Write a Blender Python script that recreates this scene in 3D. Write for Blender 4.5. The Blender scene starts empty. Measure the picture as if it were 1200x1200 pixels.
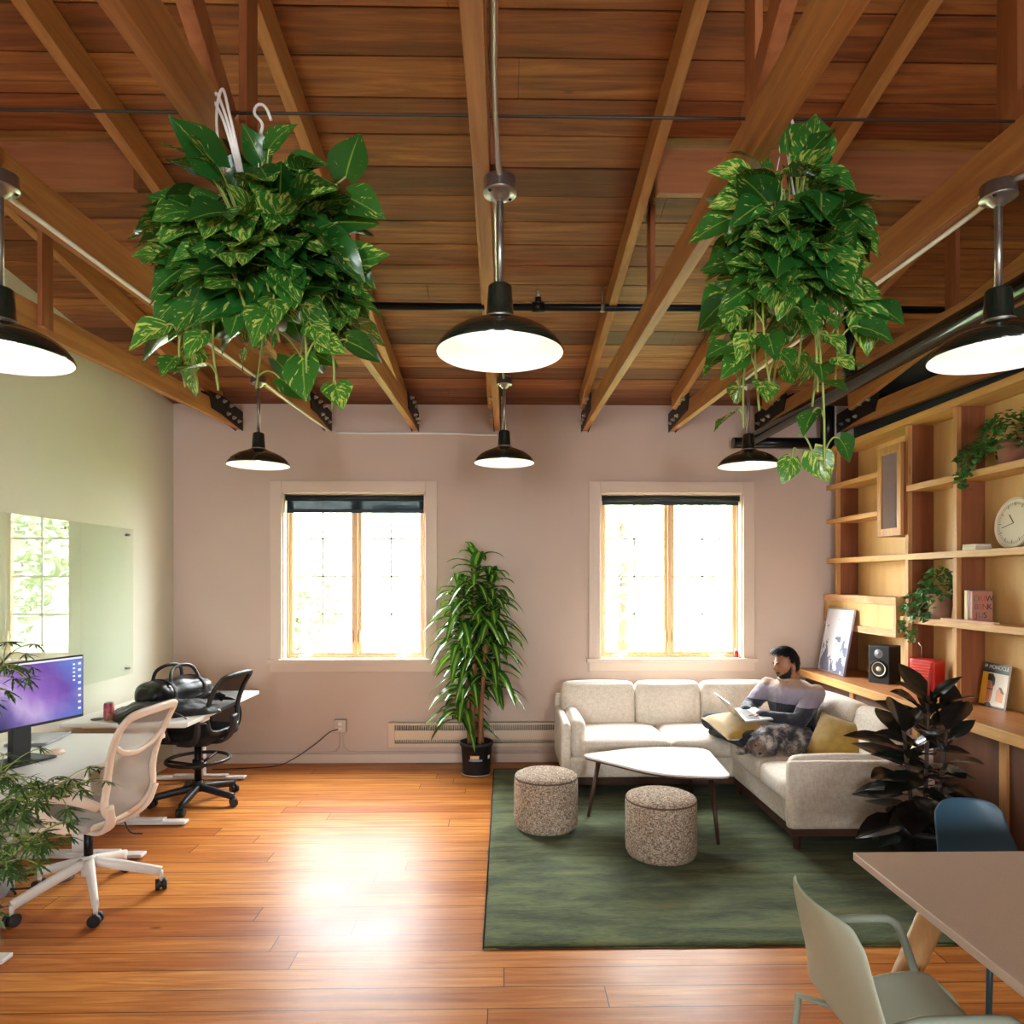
EXPOSURE = 1.1; SKY = 24.0; BULB = 3.0; LAMP = 0.75; SCREEN = 0.6
import bpy, bmesh, math, random
from math import sin, cos, pi, radians, sqrt, atan2
from mathutils import Vector, Matrix, Euler, noise as mnoise
V = Vector
scene = bpy.context.scene
COL = scene.collection
R = random.Random(7)

# ------------------------------------------------------------------ helpers
def lin(h):
    if isinstance(h, str):
        h = h.lstrip('#'); c = [int(h[i:i+2], 16)/255 for i in (0, 2, 4)]
    else:
        c = list(h)
    return tuple((x/12.92 if x <= .04045 else ((x+.055)/1.055)**2.4) for x in c) + (1.0,)

class N:
    """small node-graph helper"""
    def __init__(s, m):
        m.use_nodes = True; s.t = m.node_tree; s.t.nodes.clear()
        s.out = s.t.nodes.new('ShaderNodeOutputMaterial')
    def n(s, kind, **kw):
        nd = s.t.nodes.new('ShaderNode' + kind)
        for k, v in kw.items():
            if hasattr(nd, k) and not k[0].isupper(): setattr(nd, k, v)
            else: s.set(nd.inputs[k.replace('_', ' ')] if k.replace('_', ' ') in nd.inputs else nd.inputs[k], v)
        return nd
    def set(s, sock, v):
        if hasattr(v, 'is_output'): s.t.links.new(v, sock)
        else: sock.default_value = v
    def math(s, op, a, b=None, c=None):
        nd = s.t.nodes.new('ShaderNodeMath'); nd.operation = op
        s.set(nd.inputs[0], a)
        if b is not None: s.set(nd.inputs[1], b)
        if c is not None: s.set(nd.inputs[2], c)
        return nd.outputs[0]
    def mix(s, f, a, b, blend='MIX'):
        nd = s.t.nodes.new('ShaderNodeMix'); nd.data_type = 'RGBA'; nd.blend_type = blend
        s.set(nd.inputs[0], f); s.set(nd.inputs[6], a); s.set(nd.inputs[7], b)
        return nd.outputs[2]
    def ramp(s, f, stops, interp='LINEAR'):
        nd = s.t.nodes.new('ShaderNodeValToRGB'); cr = nd.color_ramp; cr.interpolation = interp
        while len(cr.elements) < len(stops): cr.elements.new(.5)
        for e, (p, c) in zip(cr.elements, stops): e.position = p; e.color = c
        s.set(nd.inputs[0], f); return nd.outputs[0]
    def coord(s, which='Object', scale=(1, 1, 1), loc=(0, 0, 0)):
        tc = s.t.nodes.new('ShaderNodeTexCoord'); mp = s.t.nodes.new('ShaderNodeMapping')
        s.t.links.new(tc.outputs[which], mp.inputs[0]); mp.inputs['Scale'].default_value = scale; mp.inputs['Location'].default_value = loc
        return mp.outputs[0]
    def noise(s, vec, scale=5, detail=4, rough=.55, dist=0):
        nd = s.t.nodes.new('ShaderNodeTexNoise'); s.set(nd.inputs['Vector'], vec)
        nd.inputs['Scale'].default_value = scale; nd.inputs['Detail'].default_value = detail
        nd.inputs['Roughness'].default_value = rough; nd.inputs['Distortion'].default_value = dist
        return nd.outputs[0]
    def bump(s, h, strength=.2, dist=.01):
        nd = s.t.nodes.new('ShaderNodeBump'); s.set(nd.inputs['Height'], h)
        nd.inputs['Strength'].default_value = strength; nd.inputs['Distance'].default_value = dist
        return nd.outputs[0]
    def bsdf(s, color, rough=.5, metal=0, normal=None, **kw):
        p = s.t.nodes.new('ShaderNodeBsdfPrincipled')
        s.set(p.inputs['Base Color'], color); s.set(p.inputs['Roughness'], rough); p.inputs['Metallic'].default_value = metal
        if normal is not None: s.set(p.inputs['Normal'], normal)
        for k, v in kw.items(): s.set(p.inputs[k.replace('_', ' ')], v)
        s.t.links.new(p.outputs[0], s.out.inputs[0]); return p

MATS = {}
def newmat(name):
    m = bpy.data.materials.new(name); MATS[name] = m; return m, N(m)

def plain(name, col, rough=.5, metal=0, nscale=0, namp=.08, bump=0, bscale=None, **kw):
    if name in MATS: return MATS[name]
    m, g = newmat(name); c = lin(col)
    vec = g.coord('Object')
    colr = c; nrm = None
    if nscale:
        f = g.noise(vec, nscale, 3)
        d = tuple(x*(1-namp*2) for x in c[:3]) + (1,); b = tuple(min(1, x*(1+namp)) for x in c[:3]) + (1,)
        colr = g.ramp(f, [(.3, d), (.7, b)])
    if bump: nrm = g.bump(g.noise(vec, bscale or nscale or 40, 3), bump, .004)
    g.bsdf(colr, rough, metal, nrm, **kw); return m

def wood(name, dark, light, axis='x', scale=1.0, rough=.55, bump=.12, streak=14, patch=.0, knots=True):
    if name in MATS: return MATS[name]
    m, g = newmat(name)
    st = {'x': (1, streak, streak), 'y': (streak, 1, streak), 'z': (streak, streak, 1)}[axis]
    vec = g.coord('Object', tuple(a*scale for a in st))
    f1 = g.noise(vec, 1.6, 6, .62, .6)
    f2 = g.noise(g.coord('Object', tuple(a*scale*.35 for a in st)), 1.1, 3, .5, .3)
    f = g.math('ADD', g.math('MULTIPLY', f1, .6), g.math('MULTIPLY', f2, .4))
    d, l = lin(dark), lin(light)
    mid = tuple((a+b)/2 for a, b in zip(d, l))
    c = g.ramp(f, [(.32, d), (.5, mid), (.66, l)])
    if knots:
        vo = g.n('TexVoronoi', feature='F1'); g.set(vo.inputs['Vector'], g.coord('Object', tuple((a*.45 if a > 2 else a) for a in st))); vo.inputs['Scale'].default_value = 1.3
        k = g.ramp(vo.outputs['Distance'], [(.03, (1, 1, 1, 1)), (.09, (0, 0, 0, 1))])
        c = g.mix(g.math('MULTIPLY', k, .55), c, tuple(x*.35 for x in d[:3]) + (1,))
    g.bsdf(c, rough, 0, g.bump(f1, bump, .004)); return m

# ------------------------------------------------------------------ mesh builder
class MB:
    def __init__(s): s.v = []; s.f = []; s.sm = []; s.uv = {}; s.mi = []
    def add(s, verts, faces, smooth=False, uvs=None, M=None, mi=0):
        o = len(s.v)
        for p in verts: s.v.append(tuple(M @ V(p)) if M is not None else tuple(p))
        for k, f in enumerate(faces):
            s.f.append(tuple(i+o for i in f)); s.sm.append(smooth); s.mi.append(mi)
        if uvs:
            for i, u in enumerate(uvs): s.uv[i+o] = u
        return s
    def box(s, a, b, M=None, mi=0):
        x0, y0, z0 = a; x1, y1, z1 = b
        if x0 > x1: x0, x1 = x1, x0
        if y0 > y1: y0, y1 = y1, y0
        if z0 > z1: z0, z1 = z1, z0
        vs = [(x0,y0,z0),(x1,y0,z0),(x1,y1,z0),(x0,y1,z0),(x0,y0,z1),(x1,y0,z1),(x1,y1,z1),(x0,y1,z1)]
        fs = [(0,3,2,1),(4,5,6,7),(0,1,5,4),(1,2,6,5),(2,3,7,6),(3,0,4,7)]
        return s.add(vs, fs, False, None, M, mi)
    def bar(s, p, q, w, h, up=(0,0,1)):
        """rectangular bar from p to q; w across, h along 'up'"""
        p, q = V(p), V(q); d = (q-p).normalized(); u = V(up); x = d.cross(u).normalized(); u = x.cross(d).normalized()
        vs = []
        for c in (p, q):
            for sx, su in ((-1,-1),(1,-1),(1,1),(-1,1)): vs.append(c + x*(sx*w/2) + u*(su*h/2))
        return s.add(vs, [(3,2,1,0),(4,5,6,7),(0,1,5,4),(1,2,6,5),(2,3,7,6),(3,0,4,7)])
    def prism(s, pts, h, M=None, smooth=False):
        """polygon in xy extruded 0..h in z"""
        n = len(pts)
        vs = [(x,y,0) for x,y in pts] + [(x,y,h) for x,y in pts]
        fs = [tuple(range(n-1,-1,-1)), tuple(range(n,2*n))] + [(i,(i+1)%n,(i+1)%n+n,i+n) for i in range(n)]
        return s.add(vs, fs, smooth, None, M)
    def tube(s, pts, r, n=10, smooth=True, cap=True, closed=False):
        pts = [V(p) for p in pts]; m = len(pts)
        rs = r if isinstance(r, (list, tuple)) else [r]*m
        vs = []; fs = []; prev = None
        for i, p in enumerate(pts):
            if closed: t = pts[(i+1) % m]-pts[i-1]
            else: t = (pts[min(i+1, m-1)]-pts[max(i-1, 0)])
            t = t.normalized() if t.length > 1e-9 else V((0,0,1))
            if prev is None:
                a = V((0,0,1)) if abs(t.z) < .9 else V((1,0,0)); x = t.cross(a).normalized()
            else:
                x = (prev - t*prev.dot(t)); x = x.normalized() if x.length > 1e-6 else t.orthogonal().normalized()
            prev = x; y = t.cross(x)
            for k in range(n):
                a = 2*pi*k/n; vs.append(p + x*(cos(a)*rs[i]) + y*(sin(a)*rs[i]))
        for i in range(m if closed else m-1):
            j = (i+1) % m
            for k in range(n): fs.append((i*n+k, i*n+(k+1)%n, j*n+(k+1)%n, j*n+k))
        s.add(vs, fs, smooth)
        if cap and not closed:
            o = len(s.v)-len(vs)
            s.f.append(tuple(o+k for k in range(n-1,-1,-1))); s.sm.append(False); s.mi.append(0)
            s.f.append(tuple(o+(m-1)*n+k for k in range(n))); s.sm.append(False); s.mi.append(0)
        return s
    def cyl(s, p, q, r, r2=None, n=20, smooth=True): return s.tube([p, q], [r, r if r2 is None else r2], n, smooth)
    def lathe(s, prof, n=32, c=(0,0,0), M=None, smooth=True, close=False):
        """profile of (r,z) turned about z"""
        vs = []; fs = []; m = len(prof)
        for r, z in prof:
            for k in range(n): a = 2*pi*k/n; vs.append((c[0]+r*cos(a), c[1]+r*sin(a), c[2]+z))
        for i in range(m if close else m-1):
            j = (i+1) % m
            for k in range(n): fs.append((i*n+k, i*n+(k+1)%n, j*n+(k+1)%n, j*n+k))
        if not close:
            if prof[0][0] > 1e-5 and False: pass
        return s.add(vs, fs, smooth, None, M)
    def disc(s, c, r, n=32, up=1):
        vs = [(c[0]+r*cos(2*pi*k/n), c[1]+r*sin(2*pi*k/n), c[2]) for k in range(n)]
        return s.add(vs, [tuple(range(n)) if up > 0 else tuple(range(n-1,-1,-1))])
    def ball(s, c, r, seg=14, rings=9, M=None):
        r = r if isinstance(r, (tuple, list)) else (r, r, r)
        vs = [(c[0], c[1], c[2]-r[2])]; fs = []
        for i in range(1, rings):
            t = -pi/2+pi*i/rings
            for k in range(seg): a = 2*pi*k/seg; vs.append((c[0]+r[0]*cos(t)*cos(a), c[1]+r[1]*cos(t)*sin(a), c[2]+r[2]*sin(t)))
        vs.append((c[0], c[1], c[2]+r[2])); last = len(vs)-1
        for k in range(seg):
            fs.append((0, 1+(k+1)%seg, 1+k)); b = 1+(rings-2)*seg; fs.append((last, b+k, b+(k+1)%seg))
        for i in range(rings-2):
            for k in range(seg): a = 1+i*seg; fs.append((a+k, a+(k+1)%seg, a+seg+(k+1)%seg, a+seg+k))
        return s.add(vs, fs, True, None, M)
    def rbox(s, size, r, c=(0,0,0), puff=(0,0,0), n=8, M=None, shear=None):
        """rounded, optionally puffed block centred on c"""
        hx, hy, hz = (a/2 for a in size); r = min(r, hx*.999, hy*.999, hz*.999)
        idx = {}; vs = []; fs = []
        def param(i): return -1+2*i/n
        def vert(i, j, k):
            key = (i, j, k)
            if key in idx: return idx[key]
            p = [param(i), param(j), param(k)]
            # concentrate samples near the edges
            q = [math.copysign(1-(1-abs(t))**1.6, t) for t in p]
            P = V((q[0]*hx, q[1]*hy, q[2]*hz))
            inner = V((max(-hx+r, min(hx-r, P.x)), max(-hy+r, min(hy-r, P.y)), max(-hz+r, min(hz-r, P.z))))
            d = P-inner
            if d.length > 1e-9: P = inner + d.normalized()*r
            a = [q[0], q[1], q[2]]
            if puff[0]: P.x += math.copysign(1, p[0])*puff[0]*abs(p[0])*(1-a[1]**2)*(1-a[2]**2)
            if puff[1]: P.y += math.copysign(1, p[1])*puff[1]*abs(p[1])*(1-a[0]**2)*(1-a[2]**2)
            if puff[2]: P.z += math.copysign(1, p[2])*puff[2]*abs(p[2])*(1-a[0]**2)*(1-a[1]**2)
            if shear: P = shear(P)
            idx[key] = len(vs); vs.append(P+V(c)); return idx[key]
        for a in range(n):
            for b in range(n):
                fs.append((vert(a,b,n), vert(a+1,b,n), vert(a+1,b+1,n), vert(a,b+1,n)))
                fs.append((vert(a,b,0), vert(a,b+1,0), vert(a+1,b+1,0), vert(a+1,b,0)))
                fs.append((vert(a,0,b), vert(a+1,0,b), vert(a+1,0,b+1), vert(a,0,b+1)))
                fs.append((vert(a,n,b), vert(a,n,b+1), vert(a+1,n,b+1), vert(a+1,n,b)))
                fs.append((vert(0,a,b), vert(0,a,b+1), vert(0,a+1,b+1), vert(0,a+1,b)))
                fs.append((vert(n,a,b), vert(n,a+1,b), vert(n,a+1,b+1), vert(n,a,b+1)))
        return s.add(vs, fs, True, None, M)
    def build(s, name, mat, parent=None, bevel=0, subsurf=0, fix=False):
        me = bpy.data.meshes.new(name); me.from_pydata([tuple(v) for v in s.v], [], s.f); me.update()
        me.polygons.foreach_set('use_smooth', s.sm)
        if s.uv:
            ul = me.uv_layers.new(name='UVMap')
            for lp in me.loops: ul.data[lp.index].uv = s.uv.get(lp.vertex_index, (0, 0))
        if fix:
            bm = bmesh.new(); bm.from_mesh(me); bmesh.ops.recalc_face_normals(bm, faces=bm.faces); bm.to_mesh(me); bm.free()
        o = bpy.data.objects.new(name, me); COL.objects.link(o)
        mats = mat if isinstance(mat, (list, tuple)) else [mat]
        for m_ in mats: me.materials.append(m_)
        if len(mats) > 1: me.polygons.foreach_set('material_index', s.mi)
        if parent is not None: o.parent = parent
        if bevel:
            b = o.modifiers.new('bevel', 'BEVEL'); b.width = bevel; b.segments = 2; b.limit_method = 'ANGLE'; b.angle_limit = radians(40)
        if subsurf:
            b = o.modifiers.new('sub', 'SUBSURF'); b.levels = subsurf; b.render_levels = subsurf
        return o

def tag(o, label=None, cat=None, group=None, kind=None):
    if label: o['label'] = label
    if cat: o['category'] = cat
    if group: o['group'] = group
    if kind: o['kind'] = kind
    return o
def thing(name, label, cat, loc=(0,0,0), rz=0, group=None):
    o = bpy.data.objects.new(name, None); COL.objects.link(o); o.location = loc; o.rotation_euler = (0, 0, rz)
    o.empty_display_size = .05
    return tag(o, label, cat, group)
def struct(o, label=None): o['kind'] = 'structure'; return tag(o, label) if label else o
def dup(o, parent=None, **kw):
    c = o.copy(); COL.objects.link(c)
    if parent is not None: c.parent = parent
    for ch in list(o.children): dup(ch, c)
    for k, v in kw.items():
        if k in ('loc', 'rz'): continue
        c[k] = v
    if 'loc' in kw: c.location = kw['loc']
    if 'rz' in kw: c.rotation_euler = (0, 0, kw['rz'])
    return c
def text_mesh(name, body, size, mat, parent, M, extrude=.0004, align='CENTER'):
    cu = bpy.data.curves.new(name, 'FONT'); cu.body = body; cu.size = size; cu.extrude = extrude; cu.align_x = align; cu.align_y = 'CENTER'
    o = bpy.data.objects.new(name, cu); COL.objects.link(o)
    dg = bpy.context.evaluated_depsgraph_get(); me = bpy.data.meshes.new_from_object(o.evaluated_get(dg))
    bpy.data.objects.remove(o); bpy.data.curves.remove(cu)
    me.transform(M); me.materials.clear(); me.materials.append(mat)
    ob = bpy.data.objects.new(name, me); COL.objects.link(ob); ob.parent = parent
    return ob
def smooth_path(pts, n=8):
    """Catmull-Rom through the points"""
    P = [V(p) for p in pts]; P = [P[0]*2-P[1]] + P + [P[-1]*2-P[-2]]; out = []
    for i in range(1, len(P)-2):
        for k in range(n):
            t = k/n; a, b, c, d = P[i-1], P[i], P[i+1], P[i+2]
            out.append(.5*((2*b)+(c-a)*t+(2*a-5*b+4*c-d)*t*t+(3*b-a-3*c+d)*t**3))
    out.append(P[-2]); return out
def frame_from(d, up=(0,0,1)):
    d = V(d).normalized(); u = V(up)
    if abs(d.dot(u.normalized())) > .98: u = V((1,0,0))
    x = u.cross(d).normalized(); z = d.cross(x)
    return Matrix((x, d, z)).transposed().to_4x4()   # local y -> d
# ------------------------------------------------------------------ camera, view
YW = 6.33; XL = -3.05; XR = 3.26; YB = -4.2
cam = bpy.data.cameras.new('camera'); co = bpy.data.objects.new('camera', cam); COL.objects.link(co)
co.location = (0, 0, 1.7); co.rotation_euler = (radians(90), 0, radians(-1))
cam.sensor_width = 36; cam.lens = 24; cam.shift_x = -.005; cam.shift_y = .065; cam.clip_start = .05; cam.clip_end = 200
scene.camera = co
vs = scene.view_settings; vs.view_transform = 'Standard'; vs.look = 'None'; vs.gamma = 1; vs.use_curve_mapping = False; vs.exposure = EXPOSURE

def roof_z(y): return 3.305 + .138*(YW-y)
def chord_z(y): return 2.925 + .0335*(y-2)

# ------------------------------------------------------------------ setting materials
def floor_mat():
    m, g = newmat('fir_floorboards')
    vec = g.coord('Object'); sp = g.n('SeparateXYZ'); g.set(sp.inputs[0], vec)
    W = .142
    yy = g.math('DIVIDE', sp.outputs[1], W); row = g.math('FLOOR', yy); fy = g.math('FRACT', yy)
    wn = g.n('TexWhiteNoise', noise_dimensions='1D'); g.set(wn.inputs['W'], row)
    off = g.math('MULTIPLY', wn.outputs['Value'], 3.0)
    xx = g.math('DIVIDE', g.math('ADD', sp.outputs[0], off), 2.9); colx = g.math('FLOOR', xx); fx = g.math('FRACT', xx)
    wn2 = g.n('TexWhiteNoise', noise_dimensions='2D'); cv = g.n('CombineXYZ'); g.set(cv.inputs[0], row); g.set(cv.inputs[1], colx); g.set(wn2.inputs['Vector'], cv.outputs[0])
    cv2 = g.n('CombineXYZ'); g.set(cv2.inputs[0], g.math('ADD', g.math('MULTIPLY', sp.outputs[0], .9), g.math('MULTIPLY', wn2.outputs['Value'], 40))); g.set(cv2.inputs[1], g.math('MULTIPLY', sp.outputs[1], 16)); g.set(cv2.inputs[2], sp.outputs[2])
    gr = g.noise(cv2.outputs[0], 1.7, 6, .62, .8)
    base = g.ramp(gr, [(.3, lin('#a5672f')), (.5, lin('#c98849')), (.68, lin('#dfa763'))])
    tint = g.ramp(wn2.outputs['Value'], [(0, lin('#d6b295')), (.5, lin('#f0dcc4')), (1, lin('#fff0d8'))])
    c = g.mix(1.0, base, tint, 'MULTIPLY')
    vo = g.n('TexVoronoi'); g.set(vo.inputs['Vector'], g.coord('Object', (.8, 2.4, 1))); vo.inputs['Scale'].default_value = 1.15
    c = g.mix(g.math('MULTIPLY', g.ramp(vo.outputs['Distance'], [(.015, (1,1,1,1)), (.035, (0,0,0,1))]), .75), c, lin('#4a2008'))
    gap = g.math('MAXIMUM', g.math('LESS_THAN', fy, .032), g.math('LESS_THAN', fx, .0015))
    c = g.mix(gap, c, lin('#3a1a0a'))
    rn = g.noise(g.coord('Object', (1, 1, 1)), 2.2, 3)
    rough = g.math('MULTIPLY_ADD', rn, .2, .27)
    h = g.math('SUBTRACT', g.math('MULTIPLY', gr, .15), gap)
    nz = g.bump(h, .12, .006)
    g.bsdf(c, rough, 0, nz, Specular_IOR_Level=.2); return m
def ceiling_mat():
    m, g = newmat('roof_board_wood')
    vec = g.coord('Object'); sp = g.n('SeparateXYZ'); g.set(sp.inputs[0], vec)
    row = g.math('FLOOR', g.math('DIVIDE', g.math('ADD', sp.outputs[1], .001), BOARD))
    wn = g.n('TexWhiteNoise', noise_dimensions='1D'); g.set(wn.inputs['W'], row)
    cv = g.n('CombineXYZ'); g.set(cv.inputs[0], g.math('ADD', g.math('MULTIPLY', sp.outputs[0], .8), g.math('MULTIPLY', wn.outputs['Value'], 60))); g.set(cv.inputs[1], g.math('MULTIPLY', sp.outputs[1], 15)); g.set(cv.inputs[2], sp.outputs[2])
    gr = g.noise(cv.outputs[0], 1.5, 6, .65, .9)
    base = g.ramp(gr, [(.28, lin('#66401f')), (.5, lin('#966034')), (.7, lin('#bb8348'))])
    tint = g.ramp(wn.outputs['Value'], [(0, lin('#a58468')), (.45, lin('#dcbd9c')), (1, lin('#ffeed2'))])
    c = g.mix(1.0, base, tint, 'MULTIPLY')
    vo = g.n('TexVoronoi'); g.set(vo.inputs['Vector'], g.coord('Object', (.9, 2.2, 1), (3.1, 1.7, 0))); vo.inputs['Scale'].default_value = 1.5
    c = g.mix(g.math('MULTIPLY', g.ramp(vo.outputs['Distance'], [(.02, (1,1,1,1)), (.05, (0,0,0,1))]), .8), c, lin('#2f1608'))
    g.bsdf(c, .62, 0, g.bump(gr, .15, .006)); return m
BOARD = .2025
M_floor = floor_mat(); M_ceil = ceiling_mat()
M_beam = wood('old_fir_beam', '#8c5227', '#c08648', 'y', .9, .6, .15)
M_post = wood('old_fir_post', '#7a3f20', '#a8683a', 'z', .9, .6, .15)
M_block = wood('old_fir_blocking', '#7a4520', '#a5683a', 'x', .9, .6, .15)
M_plaster = plain('warm_grey_paint', '#cfbaab', .75, 0, 1.2, .02, .03, 60)
M_left = plain('pale_sage_wall', '#d6d5c2', .6, 0, 1.2, .02, .03, 60)  # one even off-white tone with a slight green tint
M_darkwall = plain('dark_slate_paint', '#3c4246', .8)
M_trim = plain('cream_trim_paint', '#d8c4b2', .45)
M_sash = wood('varnished_sash_wood', '#d0a070', '#eccb9c', 'z', 2, .35, .03, knots=False)
M_white = plain('white_enamel', '#eceae4', .35)
M_black = plain('black_metal', '#16181a', .4, .6)
M_blackpl = plain('black_plastic', '#1a1b1e', .5)
M_steel = plain('galvanised_steel', '#a9a6a0', .35, .9, 30, .1)
M_plate = plain('blackened_steel_plate', '#2a2826', .55, .7, 20, .2)
M_bolt = plain('bright_bolt_steel', '#c9c6c0', .3, .9)
M_grayboard = plain('exterior_paint', '#e6e6e2', .7)

# ------------------------------------------------------------------ room shell
b = MB(); b.box((XL-.15, YB, -.12), (XR+.15, YW+.2, 0)); o = struct(b.build('floor', M_floor), 'varnished orange fir floorboards')
# window openings (inner edge of the cased opening)
W1 = (-2.055, -.735, .955, 2.495); W2 = (.88, 2.215, .955, 2.495)
b = MB(); T = .18; ztop = roof_z(YW)+.04
xs = [XL-.15, W1[0], W1[1], W2[0], W2[1], XR+.15]
for i in range(5):
    if i in (1, 3):
        b.box((xs[i], YW, 0), (xs[i+1], YW+T, W1[2])); b.box((xs[i], YW, W1[3]), (xs[i+1], YW+T, ztop))
    else: b.box((xs[i], YW, 0), (xs[i+1], YW+T, ztop))
struct(b.build('wall_back', M_plaster), 'warm grey painted end wall with two windows')
def sidewall(name, x0, x1, mat, label):
    b = MB(); pts = [(YB, 0), (YW+T, 0), (YW+T, roof_z(YW+T)), (YB, roof_z(YB))]
    vs = [(x0, y, z) for y, z in pts]+[(x1, y, z) for y, z in pts]
    b.add(vs, [(0,1,2,3), (7,6,5,4), (0,4,5,1), (1,5,6,2), (2,6,7,3), (3,7,4,0)])
    return struct(b.build(name, mat, fix=True), label)
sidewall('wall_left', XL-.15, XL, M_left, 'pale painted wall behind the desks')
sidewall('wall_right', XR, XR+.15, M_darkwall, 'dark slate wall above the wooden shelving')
# wall behind the camera, with two more windows of the same make
b = MB(); FW = [(-2.0, -1.0), (1.0, 2.0)]; fx = [XL-.15, -2.0, -1.0, 1.0, 2.0, XR+.15]
for i in range(5):
    if i in (1, 3): b.box((fx[i], YB-T, 0), (fx[i+1], YB, .9)); b.box((fx[i], YB-T, 2.5), (fx[i+1], YB, roof_z(YB)+.05))
    else: b.box((fx[i], YB-T, 0), (fx[i+1], YB, roof_z(YB)+.05))
struct(b.build('wall_front', M_plaster), 'painted wall behind the camera')
# boarded roof deck: boards as one mesh, each a little proud or shy of the next
b = MB(); ang = math.atan(.138); L0 = 0
deck = bpy.data.objects.new('tmp', None)
n = int((YW+.2-YB)/cos(ang)/BOARD)+2
s0 = -(YW+.15-5.963)/cos(ang); s0 = math.floor(s0/BOARD)*BOARD
rr = random.Random(3)
k0 = int(round(s0/BOARD))
for k in range(k0, k0+n+1):
    d = rr.uniform(0, .006); x = XL-.15
    while x < XR+.15:
        x2 = min(XR+.15, x+rr.uniform(2.2, 5.5)); 
        if XR+.15-x2 < .6: x2 = XR+.15
        dd = d + rr.uniform(-.002, .002)
        b.box((x+.001, k*BOARD+.005, dd), (x2-.001, (k+1)*BOARD-.004+rr.uniform(-.002, .001), .03)); x = x2
o = b.build('ceiling', M_ceil)
# local y runs down the slope towards the camera: origin on the board joint at y = 5.963
o.matrix_world = Matrix.Translation((0, 5.963, roof_z(5.963))) @ Matrix.Rotation(-ang, 4, 'X') @ Matrix.Diagonal((1, -1, 1, 1))
me = o.data; me.flip_normals()
struct(o, 'roof deck of wide old fir boards')
b = MB()
y0, y1 = YB-.2, YW+.25
vs = [(x, y, roof_z(y)+.032+dz) for dz in (0, .08) for x, y in ((XL-.2, y0), (XR+.2, y0), (XR+.2, y1), (XL-.2, y1))]
b.add(vs, [(0,3,2,1), (4,5,6,7), (0,1,5,4), (1,2,6,5), (2,3,7,6), (3,0,4,7)])
struct(b.build('ceiling_deck', plain('roof_underlay', '#1d120b', .9)), 'dark underlay above the roof boards')
# baseboards
def board(name, a, c, label):
    b = MB(); b.box(a, c); return struct(b.build(name, M_trim, bevel=.004), label)
board('baseboard_back', (XL, YW-.018, 0), (2.75, YW, .085), 'cream baseboard under the windows')
board('baseboard_left', (XL, YB, 0), (XL+.018, YW-.018, .085), 'cream baseboard behind the desks')

# ------------------------------------------------------------------ windows
mg, g = newmat('window_glass')
lw = g.n('Fresnel', IOR=1.45); tr = g.n('BsdfTransparent'); gl = g.n('BsdfGlossy'); gl.inputs['Roughness'].default_value = .02
mx = g.n('MixShader'); geo = g.n('NewGeometry'); g.set(mx.inputs[0], g.math('MULTIPLY', lw.outputs[0], g.math('SUBTRACT', 1, geo.outputs['Backfacing']))); g.t.links.new(tr.outputs[0], mx.inputs[1]); g.t.links.new(gl.outputs[0], mx.inputs[2]); g.t.links.new(mx.outputs[0], g.out.inputs[0])
M_glass = mg
ms, g = newmat('dark_screen_shade')
tr = g.n('BsdfTransparent'); tr.inputs[0].default_value = (.8, .85, .86, 1); df = g.n('BsdfDiffuse'); df.inputs[0].default_value = lin('#20313a')
mx = g.n('MixShader'); mx.inputs[0].default_value = .9; g.t.links.new(tr.outputs[0], mx.inputs[1]); g.t.links.new(df.outputs[0], mx.inputs[2]); g.t.links.new(mx.outputs[0], g.out.inputs[0])
M_shade = ms
M_shadebar = plain('shade_bar_black', '#141d24', .5)

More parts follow.
